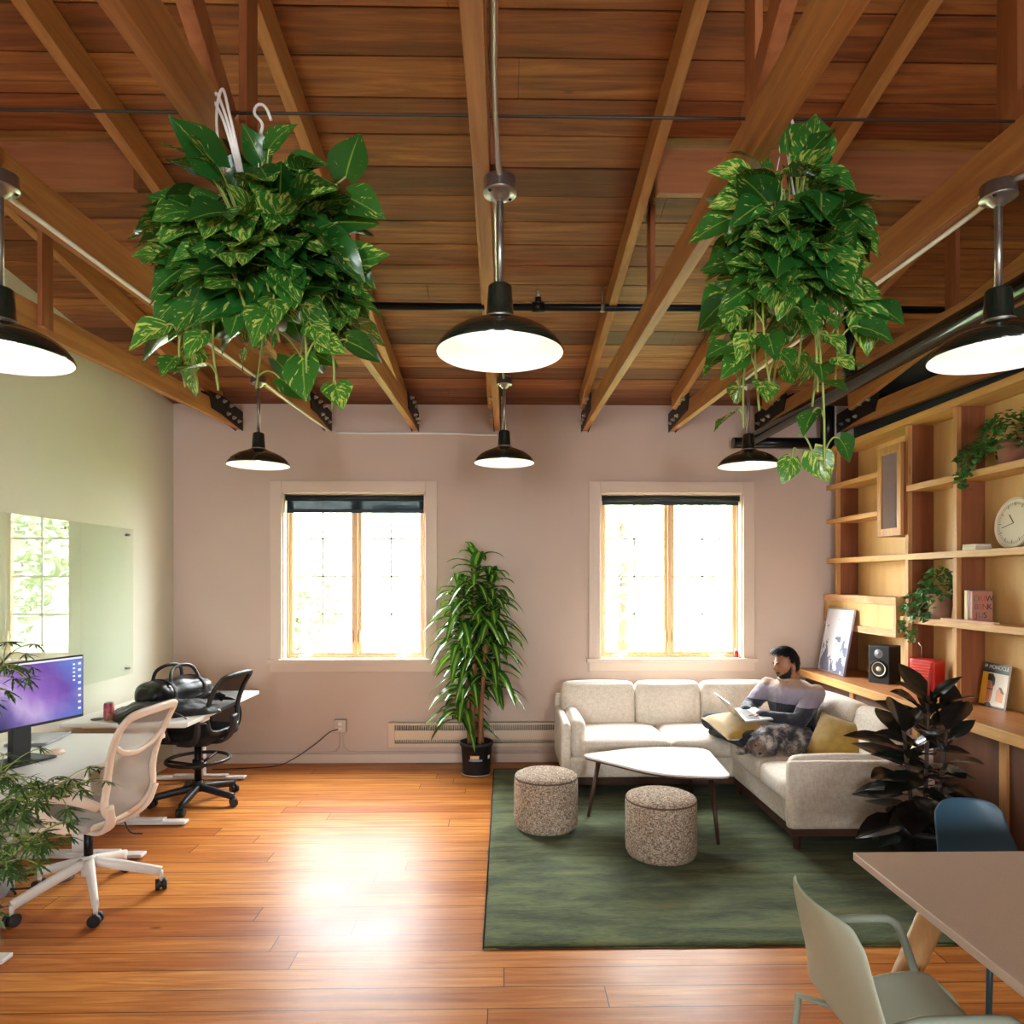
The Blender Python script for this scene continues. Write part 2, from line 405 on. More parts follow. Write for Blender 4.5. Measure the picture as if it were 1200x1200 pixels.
def window(n, W, shade_drop, label):
    x0, x1, z0, z1 = W; cx = (x0+x1)/2
    root = bpy.data.objects.new('window_%d' % n, None); COL.objects.link(root); root.location = (cx, YW, z0); struct(root, label)
    X0, X1, Z = x0-cx, x1-cx, z1-z0; P = .105
    b = MB()   # casing: flat boards with mitred look, a sill and an apron
    b.box((X0-P, -.022, -.01), (X0, 0, Z+P)); b.box((X1, -.022, -.01), (X1+P, 0, Z+P)); b.box((X0, -.022, Z), (X1, 0, Z+P))
    b.build('casing', M_trim, root, bevel=.003)
    b = MB(); b.box((X0-P-.02, -.055, -.03), (X1+P+.02, -.0005, .004)); b.box((X0+.0005, -.0005, .0008), (X1-.0005, .12, .004)); b.build('sill', M_trim, root, bevel=.005)
    b = MB(); b.box((X0-P, -.02, -.115), (X1+P, 0, -.03)); b.build('apron', M_trim, root, bevel=.003)
    b = MB()   # jamb lining
    b.box((X0-.001, 0, 0), (X0+.014, .17, Z)); b.box((X1-.014, 0, 0), (X1+.001, .17, Z)); b.box((X0, 0, Z-.014), (X1, .17, Z+.001))
    b.build('jamb', M_trim, root)
    b = MB()   # frame with central mullion
    y0, y1 = .085, .165
    b.box((X0+.014, y0, 0), (X0+.034, y1, Z-.014)); b.box((X1-.034, y0, 0), (X1-.014, y1, Z-.014)); b.box((X0+.034, y0, 0), (X1-.034, y1, .024)); b.box((X0+.034, y0, Z-.034), (X1-.034, y1, Z-.014))
    b.box((-.016, y0-.01, .024), (.016, y1, Z-.034)); b.build('frame', M_sash, root, bevel=.003)
    for s in (-1, 1):
        a, c = (X0+.036, -.018) if s < 0 else (.018, X1-.036)
        sash = MB(); w = .03; ya, yb = .1, .142
        sash.box((a, ya, .026), (a+w, yb, Z-.036)); sash.box((c-w, ya, .026), (c, yb, Z-.036)); sash.box((a+w, ya, .026), (c-w, yb, .026+w)); sash.box((a+w, ya, Z-.036-w), (c-w, yb, Z-.036))
        so = sash.build('sash', M_sash, root, bevel=.003)
        gp = MB(); gp.box((a+w, .12, .026+w), (c-w, .124, Z-.036-w)); gp.build('pane', M_glass, so)
        mb = MB()
        mx_ = (a+c)/2; mb.box((mx_-.008, .126, .026+w), (mx_+.008, .14, Z-.036-w))
        for q in range(1, 4):
            zz = .056+(Z-.122)*q/4; mb.box((a+w, .126, zz-.008), (c-w, .14, zz+.008))
        mb.build('muntin', M_grayboard, so)
        cr = MB(); hx = a+.14 if s < 0 else c-.2; cr.rbox((.11, .035, .026), .01, (hx, .082, .018)); cr.tube(smooth_path([(hx, .065, .028), (hx+.03, .05, .036), (hx+.075, .05, .034), (hx+.085, .052, .05)], 5), .006, 8)
        cr.build('crank_handle', M_white, root)
        lk = MB(); lx = -.032 if s < 0 else .032; lk.rbox((.014, .02, .11), .005, (lx, .088, .2)); lk.build('sash_lock', M_sash, root)
    st = thing('roller_shade', 'dark roller shade ' + ('pulled a little way down at the left window' if n == 1 else 'rolled right up at the right-hand window'), 'shade', (cx, YW, z1), 0)
    b = MB(); b.tube([(X0+.02, .05, -.045), (X1-.02, .05, -.045)], .026, 16); b.build('roller', M_shadebar, st)
    if shade_drop > .08:
        b = MB(); b.box((X0+.03, .05, -shade_drop), (X1-.025, .0512, -.045)); b.build('shade_cloth', M_shade, st)
    b = MB(); b.box((X0+.03, .04, -shade_drop-.035), (X1-.025, .062, -shade_drop)); b.build('bottom_bar', M_shadebar, st, bevel=.004)
    for xa, xb in ((X0+.015, X0+.0195), (X1-.0195, X1-.015)):
        b = MB(); b.box((xa, .02, -.075), (xb, .08, -.013)); b.build('bracket', M_bolt, st)
    return root
window(1, W1, .15, 'left casement window in a cream frame')
window(2, W2, .072, 'right casement window in a cream frame')
for n_, (a, c) in enumerate(FW):
    b = MB(); b.box((a, YB-.1, .9), (a+.06, YB-.02, 2.5)); b.box((c-.06, YB-.1, .9), (c, YB-.02, 2.5)); b.box((a, YB-.1, .9), (c, YB-.02, .96)); b.box((a, YB-.1, 2.44), (c, YB-.02, 2.5)); b.box(((a+c)/2-.03, YB-.1, .96), ((a+c)/2+.03, YB-.02, 2.44))
    struct(b.build('window_%d' % (n_+3), M_sash), 'window behind the camera')

# ------------------------------------------------------------------ outdoors
def sky():
    w = bpy.data.worlds.new('sky'); scene.world = w; w.use_nodes = True; t = w.node_tree; t.nodes.clear()
    o = t.nodes.new('ShaderNodeOutputWorld'); bg = t.nodes.new('ShaderNodeBackground')
    bg.inputs[0].default_value = (.93, .97, 1.0, 1); bg.inputs[1].default_value = SKY
    t.links.new(bg.outputs[0], o.inputs[0])
sky()
b = MB(); b.box((-14, YW+.4, -.5), (16, 30, -.2)); struct(b.build('ground_outside', plain('lawn', '#6f8a4a', .9, 0, 3, .15)), 'ground outside the windows')
bh = thing('neighbour_house', 'white clapboard house seen outside through the windows', 'house', (0, 15, -.2))
def siding():
    m, g = newmat('white_siding'); sp = g.n('SeparateXYZ'); g.set(sp.inputs[0], g.coord('Object'))
    f = g.math('FRACT', g.math('DIVIDE', sp.outputs[2], .16))
    c = g.ramp(f, [(0, lin('#9fa6a8')), (.1, lin('#eceeec')), (1, lin('#f4f4f0'))])
    g.bsdf(c, .7, 0, g.bump(f, .3, .02)); return m
b = MB(); b.box((-8, 0, 0), (7, 4, 5.0)); b.build('house_wall', siding(), bh)
b = MB(); b.add([(-8.3, -.4, 4.9), (7.3, -.4, 4.9), (7.3, 4.4, 4.9), (-8.3, 4.4, 4.9), (-8.3, 2, 6.5), (7.3, 2, 6.5)], [(0,1,5,4), (2,3,4,5), (1,2,5), (3,0,4), (3,2,1,0)]); b.build('house_roof', plain('slate_shingle', '#6c7076', .8), bh)
for x in (-5.8, -2.9, 1.4, 4.6):
    b = MB(); b.box((x, -.05, 2.0), (x+.95, .02, 3.5)); w_ = b.build('house_window', plain('house_glass', '#5d7078', .15), bh)
    b = MB(); b.box((x-.09, -.08, 1.91), (x, .02, 3.59)); b.box((x+.95, -.08, 1.91), (x+1.04, .02, 3.59)); b.box((x, -.08, 3.5), (x+.95, .02, 3.59)); b.box((x, -.08, 1.91), (x+.95, .02, 2.0)); b.box((x, -.07, 2.72), (x+.95, .02, 2.78)); b.build('house_window_trim', M_grayboard, w_)
def tree(x, y, h, r, seed, label):
    t = thing('garden_tree', label, 'tree', (x, y, -.2), 0, 'garden trees outside'); rr = random.Random(seed)
    b = MB(); b.tube([(0, 0, 0), (.05, 0, h*.4), (0, .05, h*.8)], [.09, .07, .03], 8); b.build('trunk', plain('bark', '#5b4a3a', .9), t)
    b = MB()
    for i in range(1500):
        u = V((rr.gauss(0, 1), rr.gauss(0, 1), rr.gauss(0, 1))).normalized()*(rr.random()**.4)
        p = V((u.x*r, u.y*r, h*.58+u.z*h*.42)); d = V((rr.uniform(-1, 1), rr.uniform(-1, 1), rr.uniform(-.8, .4))).normalized(); s = rr.uniform(.07, .15)
        Mx = Matrix.Translation(p) @ frame_from(d, (rr.uniform(-1, 1), rr.uniform(-1, 1), 1))
        b.add([(0, -s, 0), (s*.45, 0, .02), (0, s, 0), (-s*.45, 0, .02)], [(0, 1, 2, 3)], False, None, Mx)
    b.build('foliage', plain('tree_leaves', '#9db07e', .6, 0, 6, .25), t)
tree(1.75, 10.3, 4.6, 1.25, 1, 'leafy tree just outside the right-hand window')
tree(4.6, 11.2, 5.2, 1.4, 2, 'leafy tree outside, farthest to the right')
tree(-.7, 12.4, 4.4, .95, 3, 'leafy tree outside between the two windows')
tree(-3.6, 11.6, 2.6, .9, 4, 'low leafy tree outside the left window')
# ------------------------------------------------------------------ roof trusses
TX = [-2.447, -1.633, -.83, -.072, .738, 1.551, 2.36, 3.13]
TL = ['nearest the left wall', 'second from the left wall, with a conduit along it', 'third from the left wall, passing behind the larger hanging plant',
      'over the middle of the room, carrying the central lamps', 'just right of centre, running behind the trailing plant', 'carrying the right-hand lamps and a white conduit',
      'second from the right wall', 'tight against the right wall above the shelving']
def truss(X, label):
    t = thing('roof_truss', 'old fir roof truss ' + label, 'truss', (X, YW, 2.9), 0, 'roof trusses'); H = .145; y1 = YW-.002; y0 = YB+.05
    P = lambda y, z: (0, y-YW, z-2.9)
    b = MB(); b.bar(P(y1, chord_z(y1)+H/2), P(y0, chord_z(y0)+H/2), .05, H); b.build('bottom_chord', M_beam, t, bevel=.003)
    b = MB(); dx = -.054; a, c = P(y1-.3, roof_z(y1-.3)-.078), P(y0, roof_z(y0)-.078)
    b.bar((dx, a[1], a[2]), (dx, c[1], c[2]), .05, .14); b.build('rafter', M_beam, t, bevel=.003)
    for yp in (2.12, 3.62):
        b = MB(); za = chord_z(yp)+.03; zb = roof_z(yp)-.012
        b.bar((.038, yp-YW, za-2.9), (.038, yp-YW, zb-2.9), .09 if yp < 3 else .09, .025, (1, 0, 0)); b.build('post', M_post, t, bevel=.002)
    b = MB(); b.bar(P(2.05, chord_z(2.05)+.14), P(.75, roof_z(.75)-.16), .045, .09); b.build('web_strut', M_post, t, bevel=.002)
    for s in (-1, 1):
        b = MB(); zb = chord_z(y1)
        pts = [(-.005, zb-.012-2.9), (-.005, zb+.16-2.9), (-.46, zb+.19-2.9), (-.72, zb+.165-2.9), (-.66, zb+.035-2.9), (-.45, zb+.03-2.9)]
        vs = [(s*.0265+dxx, y, z) for dxx in (0, s*.008) for y, z in pts]; n = len(pts)
        b.add(vs, [tuple(range(n)), tuple(range(2*n-1, n-1, -1))]+[(i, (i+1) % n+0, (i+1) % n+n, i+n) for i in range(n)])
        pl = b.build('gusset_plate', M_plate, t, fix=True)
        first = None
        for by, bz in ((-.12, .05), (-.24, .055), (-.36, .06), (-.3, .145), (-.44, .15), (-.58, .15)):
            if first is None:
                m = MB(); m.cyl((0, 0, 0), (s*.016, 0, 0), .017, n=6, smooth=False); m.cyl((s*.014, 0, 0), (s*.032, 0, 0), .009, n=8)
                first = m.build('bolt', M_bolt, pl); bo = first
            else: bo = first.copy(); COL.objects.link(bo)
            bo.location = (s*.034, by, zb+bz-2.9)
    return t
for X, l in zip(TX, TL): truss(X, l)
def blocking(x0, x1, y, label):
    b = MB(); b.box((x0, -.02, -.105), (x1, .02, .105)); o = b.build('blocking_board', M_block, bevel=.003); o.location = (0, y, roof_z(y)-.13)
    tag(o, label, 'board', 'blocking boards between the rafters')
blocking(-2.476, -1.715, 3.2, 'wide board bridging the two leftmost trusses under the roof')
blocking(.712, 1.468, 3.2, 'wide blocking board left of the trailing plant between trusses')
blocking(1.525, 2.277, 3.2, 'wide blocking board right of the trailing plant between trusses')
# tie cable
b = MB(); b.tube([(XL+.01, 2.02, 3.075), (-1, 2.02, 3.068), (.5, 2.02, 3.068), (XR-.01, 2.02, 3.075)], .0045, 8); tag(b.build('tie_cable', plain('dark_cable', '#3a3028', .5, .4)), 'thin dark cable stretched across the room through the trusses', 'cable')

# ------------------------------------------------------------------ sprinkler and duct pipes
t = thing('sprinkler_pipe', 'black sprinkler pipe running across under the rafters', 'pipe', (0, 4.35, 3.43)); M_pipe = plain('black_enamel_pipe', '#191d1f', .28, .5)
b = MB(); b.tube([(-1.25, 0, 0), (3.2, 0, 0)], .024, 14); b.build('pipe', M_pipe, t)
b = MB(); b.tube([(.17, 0, 0), (.25, 0, 0)], .032, 14); b.tube([(.21, 0, .01), (.21, 0, .06)], .022, 12); b.build('tee_fitting', M_pipe, t)
b = MB(); b.tube([(.21, 0, .06), (.21, 0, .095)], .012, 10); b.ball((.21, 0, .1), .014); b.build('sprinkler_head', M_bolt, t)
for x in (-.93, .62):
    b = MB(); b.tube([(x, 0, .03), (x, 0, roof_z(4.35)-3.43-.004)], .005, 8); b.tube([(x-.012, 0, 0), (x+.012, 0, 0)], .03, 14); b.build('hanger', M_steel, t)
t = thing('heating_pipe', 'thick glossy black pipe running along the right side above the shelves', 'pipe', (2.2, 4.2, 2.94))
M_duct = plain('glossy_black_duct', '#20251f', .18, .75)
b = MB(); b.tube([(0, -6, 0), (0, 1.98, 0)], .052, 24); b.build('pipe', M_duct, t)
b = MB(); b.tube([(0, .12, .02), (0, .12, .5)], .034, 16); b.build('drop_pipe', M_pipe, t)
for z in (.09, .43):
    b = MB(); b.tube([(0, .12, z-.035), (0, .12, z+.035)], .046, 16); b.build('coupling', M_pipe, t)
b = MB(); b.tube([(-.12, 2.0, 0), (.78, 2.0, 0)], .05, 20); b.build('branch_pipe', M_pipe, t)
b = MB(); b.tube([(.75, 2.0, -.02), (.75, 2.0, .33)], .06, 16); b.build('riser', M_pipe, t)

# ------------------------------------------------------------------ pendant lamps
M_enamel = plain('dark_green_enamel', '#16231c', .18, .0, 0, 0, Coat_Weight=.6, Coat_Roughness=.08)
M_lining = plain('white_enamel_lining', '#fbf6ec', .3)
mb_, g = newmat('lamp_bulb_glow'); em = g.n('Emission'); em.inputs[0].default_value = (1, .92, .8, 1); em.inputs[1].default_value = BULB; g.t.links.new(em.outputs[0], g.out.inputs[0]); M_bulb = mb_
def pendant(X, Y, zr, ztop, label):
    t = thing('pendant_lamp', label, 'lamp', (X, Y, zr), 0, 'pendant lamps'); h = ztop-zr
    prof = [(.195, 0), (.197, .004), (.19, .02), (.176, .038), (.155, .056), (.128, .072), (.1, .084), (.07, .096), (.05, .104)]
    neck = [(.05, .104), (.042, .112), (.04, .15), (.0365, .2), (.036, .205), (.03, .21), (.016, .215), (.0, .216)]
    b = MB(); b.lathe(prof+neck[1:], 48); b.build('shade', M_enamel, t, fix=True)
    b = MB(); b.lathe([(.194, .0), (.186, .016), (.172, .033), (.152, .05), (.126, .065), (.098, .077), (.068, .089), (.05, .095), (.03, .1), (0, .1)], 48); b.build('shade_lining', M_lining, t)
    b = MB(); b.tube([(.045*cos(a), .045*sin(a), .108) for a in [2*pi*k/24 for k in range(24)]], .004, 6, closed=True); b.build('neck_ring', M_steel, t)
    b = MB(); b.ball((0, 0, .062), (.042, .042, .034)); b.build('bulb', M_bulb, t)
    b = MB(); b.cyl((0, 0, .214), (0, 0, h-.005), .011, n=14); b.build('stem', M_steel, t)
    b = MB(); b.lathe([(0, h-.03), (.012, h-.03), (.022, h-.022), (.035, h-.005), (.052, h-.004), (.052, h+.0), (.05, h+.001), (.05, h+.04), (0, h+.04)], 28); b.build('junction_box', M_steel, t, fix=True)
    for a in (.7, 3.84):
        b = MB(); b.ball((.04*cos(a), .04*sin(a), h-.005), .006, 8, 5); b.build('screw', M_plate, t)
    li = bpy.data.lights.new('lamp_light', 'POINT'); li.energy = LAMP; li.color = (1, .9, .77); li.shadow_soft_size = .045
    lo = bpy.data.objects.new('lamp_light', li); COL.objects.link(lo); lo.location = (X, Y, zr+.02)
    return t
pendant(-.016, 2.1, 2.392, chord_z(2.1)-.042, 'green-black enamel pendant lamp nearest the camera, in the middle')
pendant(1.536, 2.1, 2.392, chord_z(2.1)-.042, 'enamel pendant lamp cut by the right edge of the photo')
pendant(-1.534, 2.1, 2.372, chord_z(2.1)-.042, 'enamel pendant lamp cut by the left edge of the photo')
pendant(-.006, 4.45, 2.452, chord_z(4.45)-.042, 'small-looking pendant lamp hanging in front of the wall between the windows')
pendant(-1.597, 4.45, 2.432, chord_z(4.45)-.042, 'pendant lamp below the larger hanging plant, near the left window')
pendant(1.595, 4.45, 2.437, chord_z(4.45)-.042, 'pendant lamp under the trailing plant, above the right-hand window')
# conduits under the trusses
M_cond = plain('zinc_conduit', '#b9b6ae', .35, .7)
def conduit(pts, label, r=.009, mat=None):
    b = MB(); b.tube(smooth_path(pts, 6), r, 10); return tag(b.build('conduit', mat or M_cond), label, 'conduit', 'lamp conduits')
cz = lambda y, d=.0: chord_z(y)-.011+d
conduit([(-.026, -1.0, cz(-1)+.07), (-.026, 1.2, cz(1.2)+.07), (-.03, 1.75, cz(1.75)+.06), (-.022, 2.0, cz(2)+.02), (-.016, 2.06, cz(2.06))], 'galvanised conduit running to the central near lamp')
conduit([(-1.59, 1.6, cz(1.6)), (-1.59, 2.15, cz(2.15)), (-1.605, 3.2, cz(3.2)), (-1.6, 4.4, cz(4.4)), (-1.62, 5.4, cz(5.4)), (-1.62, YW-.03, cz(YW-.02))], 'white conduit along the second truss from the left wall', .009, M_white)
conduit([(-1.56, YW-.014, 3.045), (-1.3, YW-.013, 3.04), (-.5, YW-.013, 3.04), (-.25, YW-.013, 3.03), (-.075, YW-.013, 3.03)], 'thin white conduit running level across the end wall above the left window', .009, M_white)
conduit([(1.55, 2.12, cz(2.1)-.01), (1.57, 2.4, cz(2.4)), (1.565, 3.2, cz(3.2)), (1.56, 4.4, cz(4.4))], 'white conduit under the right truss between its two lamps', .009, M_white)
conduit([(1.55, 2.06, cz(2.06)), (1.6, 1.9, cz(1.9)), (1.585, 1.2, cz(1.2)+.02), (1.585, -1, cz(-1)+.02)], 'galvanised conduit leaving the right near lamp towards the camera')
conduit([(-.03, 2.14, cz(2.14)), (-.033, 3.2, cz(3.2)+.02), (-.01, 4.4, cz(4.4))], 'conduit between the two central lamps')
# portals of daylight in the window openings
def portal(x0, x1, z0, z1, y, d):
    l = bpy.data.lights.new('window_daylight', 'AREA'); l.shape = 'RECTANGLE'; l.size = x1-x0; l.size_y = z1-z0; l.cycles.is_portal = True; l.energy = 10
    o = bpy.data.objects.new('window_daylight', l); COL.objects.link(o); o.location = ((x0+x1)/2, y, (z0+z1)/2); o.rotation_euler = (radians(-90 if d < 0 else 90), 0, 0)
for W in (W1, W2): portal(W[0], W[1], W[2], W[3], YW+.19, -1)
for a, c in FW: portal(a, c, .9, 2.5, YB-.19, 1)
# ------------------------------------------------------------------ rug
def rug_mat():
    m, g = newmat('distressed_green_pile'); vec = g.coord('Object')
    a = g.noise(g.coord('Object', (.9, 4.2, 1)), 1.9, 6, .7, .4); f = g.noise(g.coord('Object', (6, 60, 1)), 3, 3, .6); q = g.noise(vec, 260, 2)
    c = g.ramp(g.math('ADD', g.math('MULTIPLY', a, .7), g.math('MULTIPLY', f, .3)), [(.32, lin('#29341f')), (.46, lin('#475433')), (.56, lin('#677146')), (.68, lin('#84794f'))])
    c = g.mix(.25, c, g.ramp(q, [(.3, (.05, .06, .03, 1)), (.7, (.5, .55, .4, 1))]), 'OVERLAY')
    g.bsdf(c, .95, 0, g.bump(g.math('ADD', q, f), .5, .006), Sheen_Weight=.12, Sheen_Roughness=.4); return m
t = thing('area_rug', 'faded green area rug under the coffee table and sofa', 'rug', (0, 0, 0))
b = MB(); nx, ny = 60, 60; x0, x1, y0, y1 = -.1, 2.5, 3.13, 6.07
rr = random.Random(5); vs = []
for j in range(ny+1):
    for i in range(nx+1):
        x = x0+(x1-x0)*i/nx; y = y0+(y1-y0)*j/ny
        if i in (0, nx): x += .006*sin(y*7)+.004*sin(y*19)
        if j in (0, ny): y += .005*sin(x*6)+.003*sin(x*21)
        vs.append((x, y, .013+.0015*mnoise.noise(V((x*5, y*5, 0)))-(.006 if i in (0, nx) or j in (0, ny) else 0)))
fs = [(j*(nx+1)+i, j*(nx+1)+i+1, (j+1)*(nx+1)+i+1, (j+1)*(nx+1)+i) for j in range(ny) for i in range(nx)]
edge = [j for j in range(nx+1)]+[(k)*(nx+1)+nx for k in range(1, ny+1)]+[ny*(nx+1)+k for k in range(nx-1, -1, -1)]+[k*(nx+1) for k in range(ny-1, 0, -1)]
o = len(vs); vs += [(vs[e][0], vs[e][1], .001) for e in edge]; ne = len(edge)
fs += [(edge[(k+1) % ne], edge[k], o+k, o+(k+1) % ne) for k in range(ne)]
b.add(vs, fs, True); b.build('pile', rug_mat(), t)
b = MB(); b.tube([(x0, y0, .006), (x1, y0, .006), (x1, y1, .006), (x0, y1, .006)], .0055, 6, closed=True); b.build('bound_edge', plain('rug_binding', '#33322a', .95, 0, 40, .2), t)
RZ = .0145

# ------------------------------------------------------------------ fabrics
def weave(name, col, col2, scale, rough=.9, bump=.35):
    m, g = newmat(name); vec = g.coord('Object')
    a = g.noise(g.coord('Object', (scale, scale*.18, scale*.18)), 1, 3); c = g.noise(g.coord('Object', (scale*.18, scale*.18, scale)), 1, 3); d = g.noise(g.coord('Object', (scale*.18, scale, scale*.18)), 1, 3)
    f = g.math('ADD', g.math('MULTIPLY', g.math('ADD', a, c), .35), g.math('MULTIPLY', d, .3))
    c_ = g.ramp(f, [(.4, lin(col)), (.6, lin(col2))])
    g.bsdf(c_, rough, 0, g.bump(f, bump, .002), Sheen_Weight=.2); return m
M_linen = weave('ivory_linen', '#d8cab8', '#f0e8dc', 190)
M_walnut = wood('walnut', '#3a2318', '#5e3a28', 'x', 2, .45, .05, knots=False)
M_walnut_z = wood('walnut_leg', '#35201a', '#56352a', 'z', 2, .45, .05, knots=False)
M_mustard = plain('mustard_velvet', '#a9841f', .75, 0, 18, .12, .1, 90, Sheen_Weight=.6)

# ------------------------------------------------------------------ sectional sofa
sofa = thing('sectional_sofa', 'ivory linen corner sofa with walnut plinth along the wall and shelves', 'sofa', (0, 0, RZ))
SX0, SX1, SY0, SY1 = .44, 2.66, 5.25, 6.14; IX = 1.76; FY = 4.17   # left run x0..x1 / y0..y1; right run x IX..SX1, y FY..
def part(name, mat, fn, parent=sofa, **kw):
    b = MB(); fn(b); return b.build(name, mat, parent, **kw)
part('plinth', M_walnut, lambda b: (b.box((SX0+.03, SY0+.03, .085), (SX1-.02, SY1-.02, .14)), b.box((IX+.02, FY+.03, .085), (SX1-.02, SY0+.03, .1399))), bevel=.004)
part('base_rail', M_linen, lambda b: b.rbox((IX-SX0+.06, SY1-SY0-.03, .16), .02, ((SX0+.02+IX+.08)/2, (SY0+SY1)/2+.006, .22)))
part('base_rail', M_linen, lambda b: b.rbox((SX1-IX-.01, SY1-FY-.05, .158), .02, ((IX+SX1)/2, (FY+SY1)/2+.015, .222)))
part('back_rail', M_linen, lambda b: b.rbox((SX1-SX0, .1, .5), .035, ((SX0+SX1)/2, SY1-.05, .42)))
part('back_rail', M_linen, lambda b: b.rbox((.1, SY1-FY, .5), .035, (SX1-.05, (FY+SY1)/2, .42)))
part('arm', M_linen, lambda b: b.rbox((.07, SY1-SY0-.02, .42), .028, (SX0+.035, (SY0+SY1)/2, .355), n=10))
part('arm', M_linen, lambda b: b.rbox((SX1-IX+.02, .07, .42), .028, ((IX+SX1)/2-.005, FY+.035, .345), n=10))
def lean(P): return V((P.x, P.y, P.z))
part('arm_bolster', M_linen, lambda b: b.rbox((.115, .66, .29), .045, (SX0+.13, SY0+.37, .435), puff=(.012, .01, .012), n=10))
part('arm_bolster', M_linen, lambda b: b.rbox((.66, .105, .28), .045, (IX+.37, FY+.125, .425), puff=(.01, .012, .012), n=10))
SEAT = .445
def seat(c, s): part('seat_cushion', M_linen, lambda b: b.rbox(s, .05, c, puff=(.006, .006, .018), n=12))
seat((.925, 5.6, .365), (.71, .72, .15)); seat((1.61, 5.6, .365), (.64, .72, .15))
seat((2.18, 5.62, .364), (.47, .66, .15))
seat((2.12, 4.96, .366), (.78, .62, .155)); seat((2.12, 4.42, .364), (.78, .45, .155))
def back(c, s, tilt, axis, rz=0):
    def fn(b):
        Mx = Matrix.Translation(c) @ Matrix.Rotation(rz, 4, 'Z') @ Matrix.Rotation(tilt, 4, axis)
        b.rbox(s, .055, (0, 0, 0), puff=(.006, .022, .012), n=12, M=Mx)
    part('back_cushion', M_linen, fn)
for x0, x1 in ((.49, 1.125), (1.135, 1.7), (1.71, 2.33)): back(((x0+x1)/2, 5.965, .585), (x1-x0-.004, .17, .4), radians(-9), 'X')
back((2.46, 5.02, .6), (.66, .17, .42), radians(-9), 'X', radians(-90)); back((2.465, 4.47, .6), (.43, .17, .42), radians(-9), 'X', radians(-90))
for x, y in ((SX0+.06, SY0+.06), (SX0+.06, SY1-.08), (IX+.06, FY+.06), (SX1-.08, FY+.06), (SX1-.08, SY1-.08), (IX+.06, SY0+.05)):
    b = MB(); b.tube([(x, y, .1), (x, y, 0)], [.03, .02], 4, False); b.build('leg', M_walnut_z, sofa)

# ------------------------------------------------------------------ cushions
def pillow(name, label, loc, rot, size, mat, group=None):
    o = thing(name, label, 'cushion', loc, 0, group); o.rotation_euler = rot
    b = MB(); n = 16; w, h, t = size; vs = []; fs = []
    for side in (1, -1):
        for j in range(n+1):
            for i in range(n+1):
                u, v = -1+2*i/n, -1+2*j/n
                k = (1-u*u)*(1-v*v); pin = 1-.1*(1-abs(u*v))*(abs(u)**3+abs(v)**3)*.5
                x = u*w/2*(1-.09*(v*v)*0-.06*(1-v*v)*abs(u)**4); y = v*h/2*(1-.06*(1-u*u)*abs(v)**4)
                z = side*t/2*(max(k, 0)**.42) + .006*mnoise.noise(V((u*2.2, v*2.2, side)))*k
                vs.append((x, y, z))
        o_ = 0 if side > 0 else (n+1)**2
        for j in range(n):
            for i in range(n):
                q = (o_+j*(n+1)+i, o_+j*(n+1)+i+1, o_+(j+1)*(n+1)+i+1, o_+(j+1)*(n+1)+i); fs.append(q if side > 0 else q[::-1])
    b.add(vs, fs, True); b.build('cover', mat, o)
    b = MB(); P = []
    for k in range(4*n):
        s, i = divmod(k, n); u = -1+2*i/n
        uv = [(u, -1), (1, u), (-u, 1), (-1, -u)][s]
        x = uv[0]*w/2*(1-.06*(1-uv[1]**2)*abs(uv[0])**4); y = uv[1]*h/2*(1-.06*(1-uv[0]**2)*abs(uv[1])**4); P.append((x, y, 0))
    b.tube(P, .004, 6, closed=True); b.build('piping', mat, o); return o
pillow('throw_pillow', 'mustard velvet pillow propped on the sofa behind the near arm', (2.29, 4.66, .57), (radians(58), radians(6), radians(-58)), (.4, .36, .15), M_mustard, 'mustard pillows')

# ------------------------------------------------------------------ ottomans
def pouf_mat():
    m, g = newmat('chunky_tweed_knit'); vec = g.coord('Object')
    vo = g.n('TexVoronoi'); g.set(vo.inputs['Vector'], g.coord('Object', (1, 1, 1.15))); vo.inputs['Scale'].default_value = 165
    r_ = g.n('SeparateColor'); g.set(r_.inputs[0], vo.outputs['Color'])
    c = g.ramp(r_.outputs[0], [(.05, lin('#6e5c4d')), (.3, lin('#96806b')), (.6, lin('#b59e87')), (.95, lin('#dccbb8'))])
    sp = g.n('SeparateXYZ'); g.set(sp.inputs[0], vec)
    g.bsdf(c, .95, 0, g.bump(g.math('SUBTRACT', 1, vo.outputs['Distance']), .7, .008)); return m
M_tweed = pouf_mat(); M_tweedtop = M_tweed
def ottoman(x, y, label, rz):
    t = thing('ottoman', label, 'ottoman', (x, y, RZ), rz, 'tweed ottomans'); r, h = .215, .365
    b = MB(); pr = [(0, .004), (r-.035, .004), (r-.012, .014), (r, .04), (r+.002, .1), (r+.001, .2), (r, h-.05), (r-.002, h-.03), (r-.008, h-.02)]
    b.lathe(pr, 64); o = b.build('side', M_tweed, t)
    for v_ in o.data.vertices: v_.co.xy *= 1+.012*mnoise.noise(V((v_.co.x*7, v_.co.y*7, v_.co.z*5+x)))
    b = MB(); b.lathe([(r-.008, h-.026), (r-.003, h-.017), (r-.008, h-.008), (r-.03, h+.002), (r-.09, h+.01), (.06, h+.013), (0, h+.013)], 64); b.build('top', M_tweedtop, t)
    b = MB(); b.tube([((r-.006)*cos(2*pi*k/64), (r-.006)*sin(2*pi*k/64), h-.02) for k in range(64)], .006, 6, closed=True); b.build('seam', plain('tweed_seam', '#6b584a', .95, 0, 200, .3), t)
ottoman(.95, 4.15, 'round tweed ottoman nearest the camera, in front of the coffee table', 0)
ottoman(.277, 4.63, 'round tweed ottoman left of the coffee table, nearer the potted tall plant', 1)

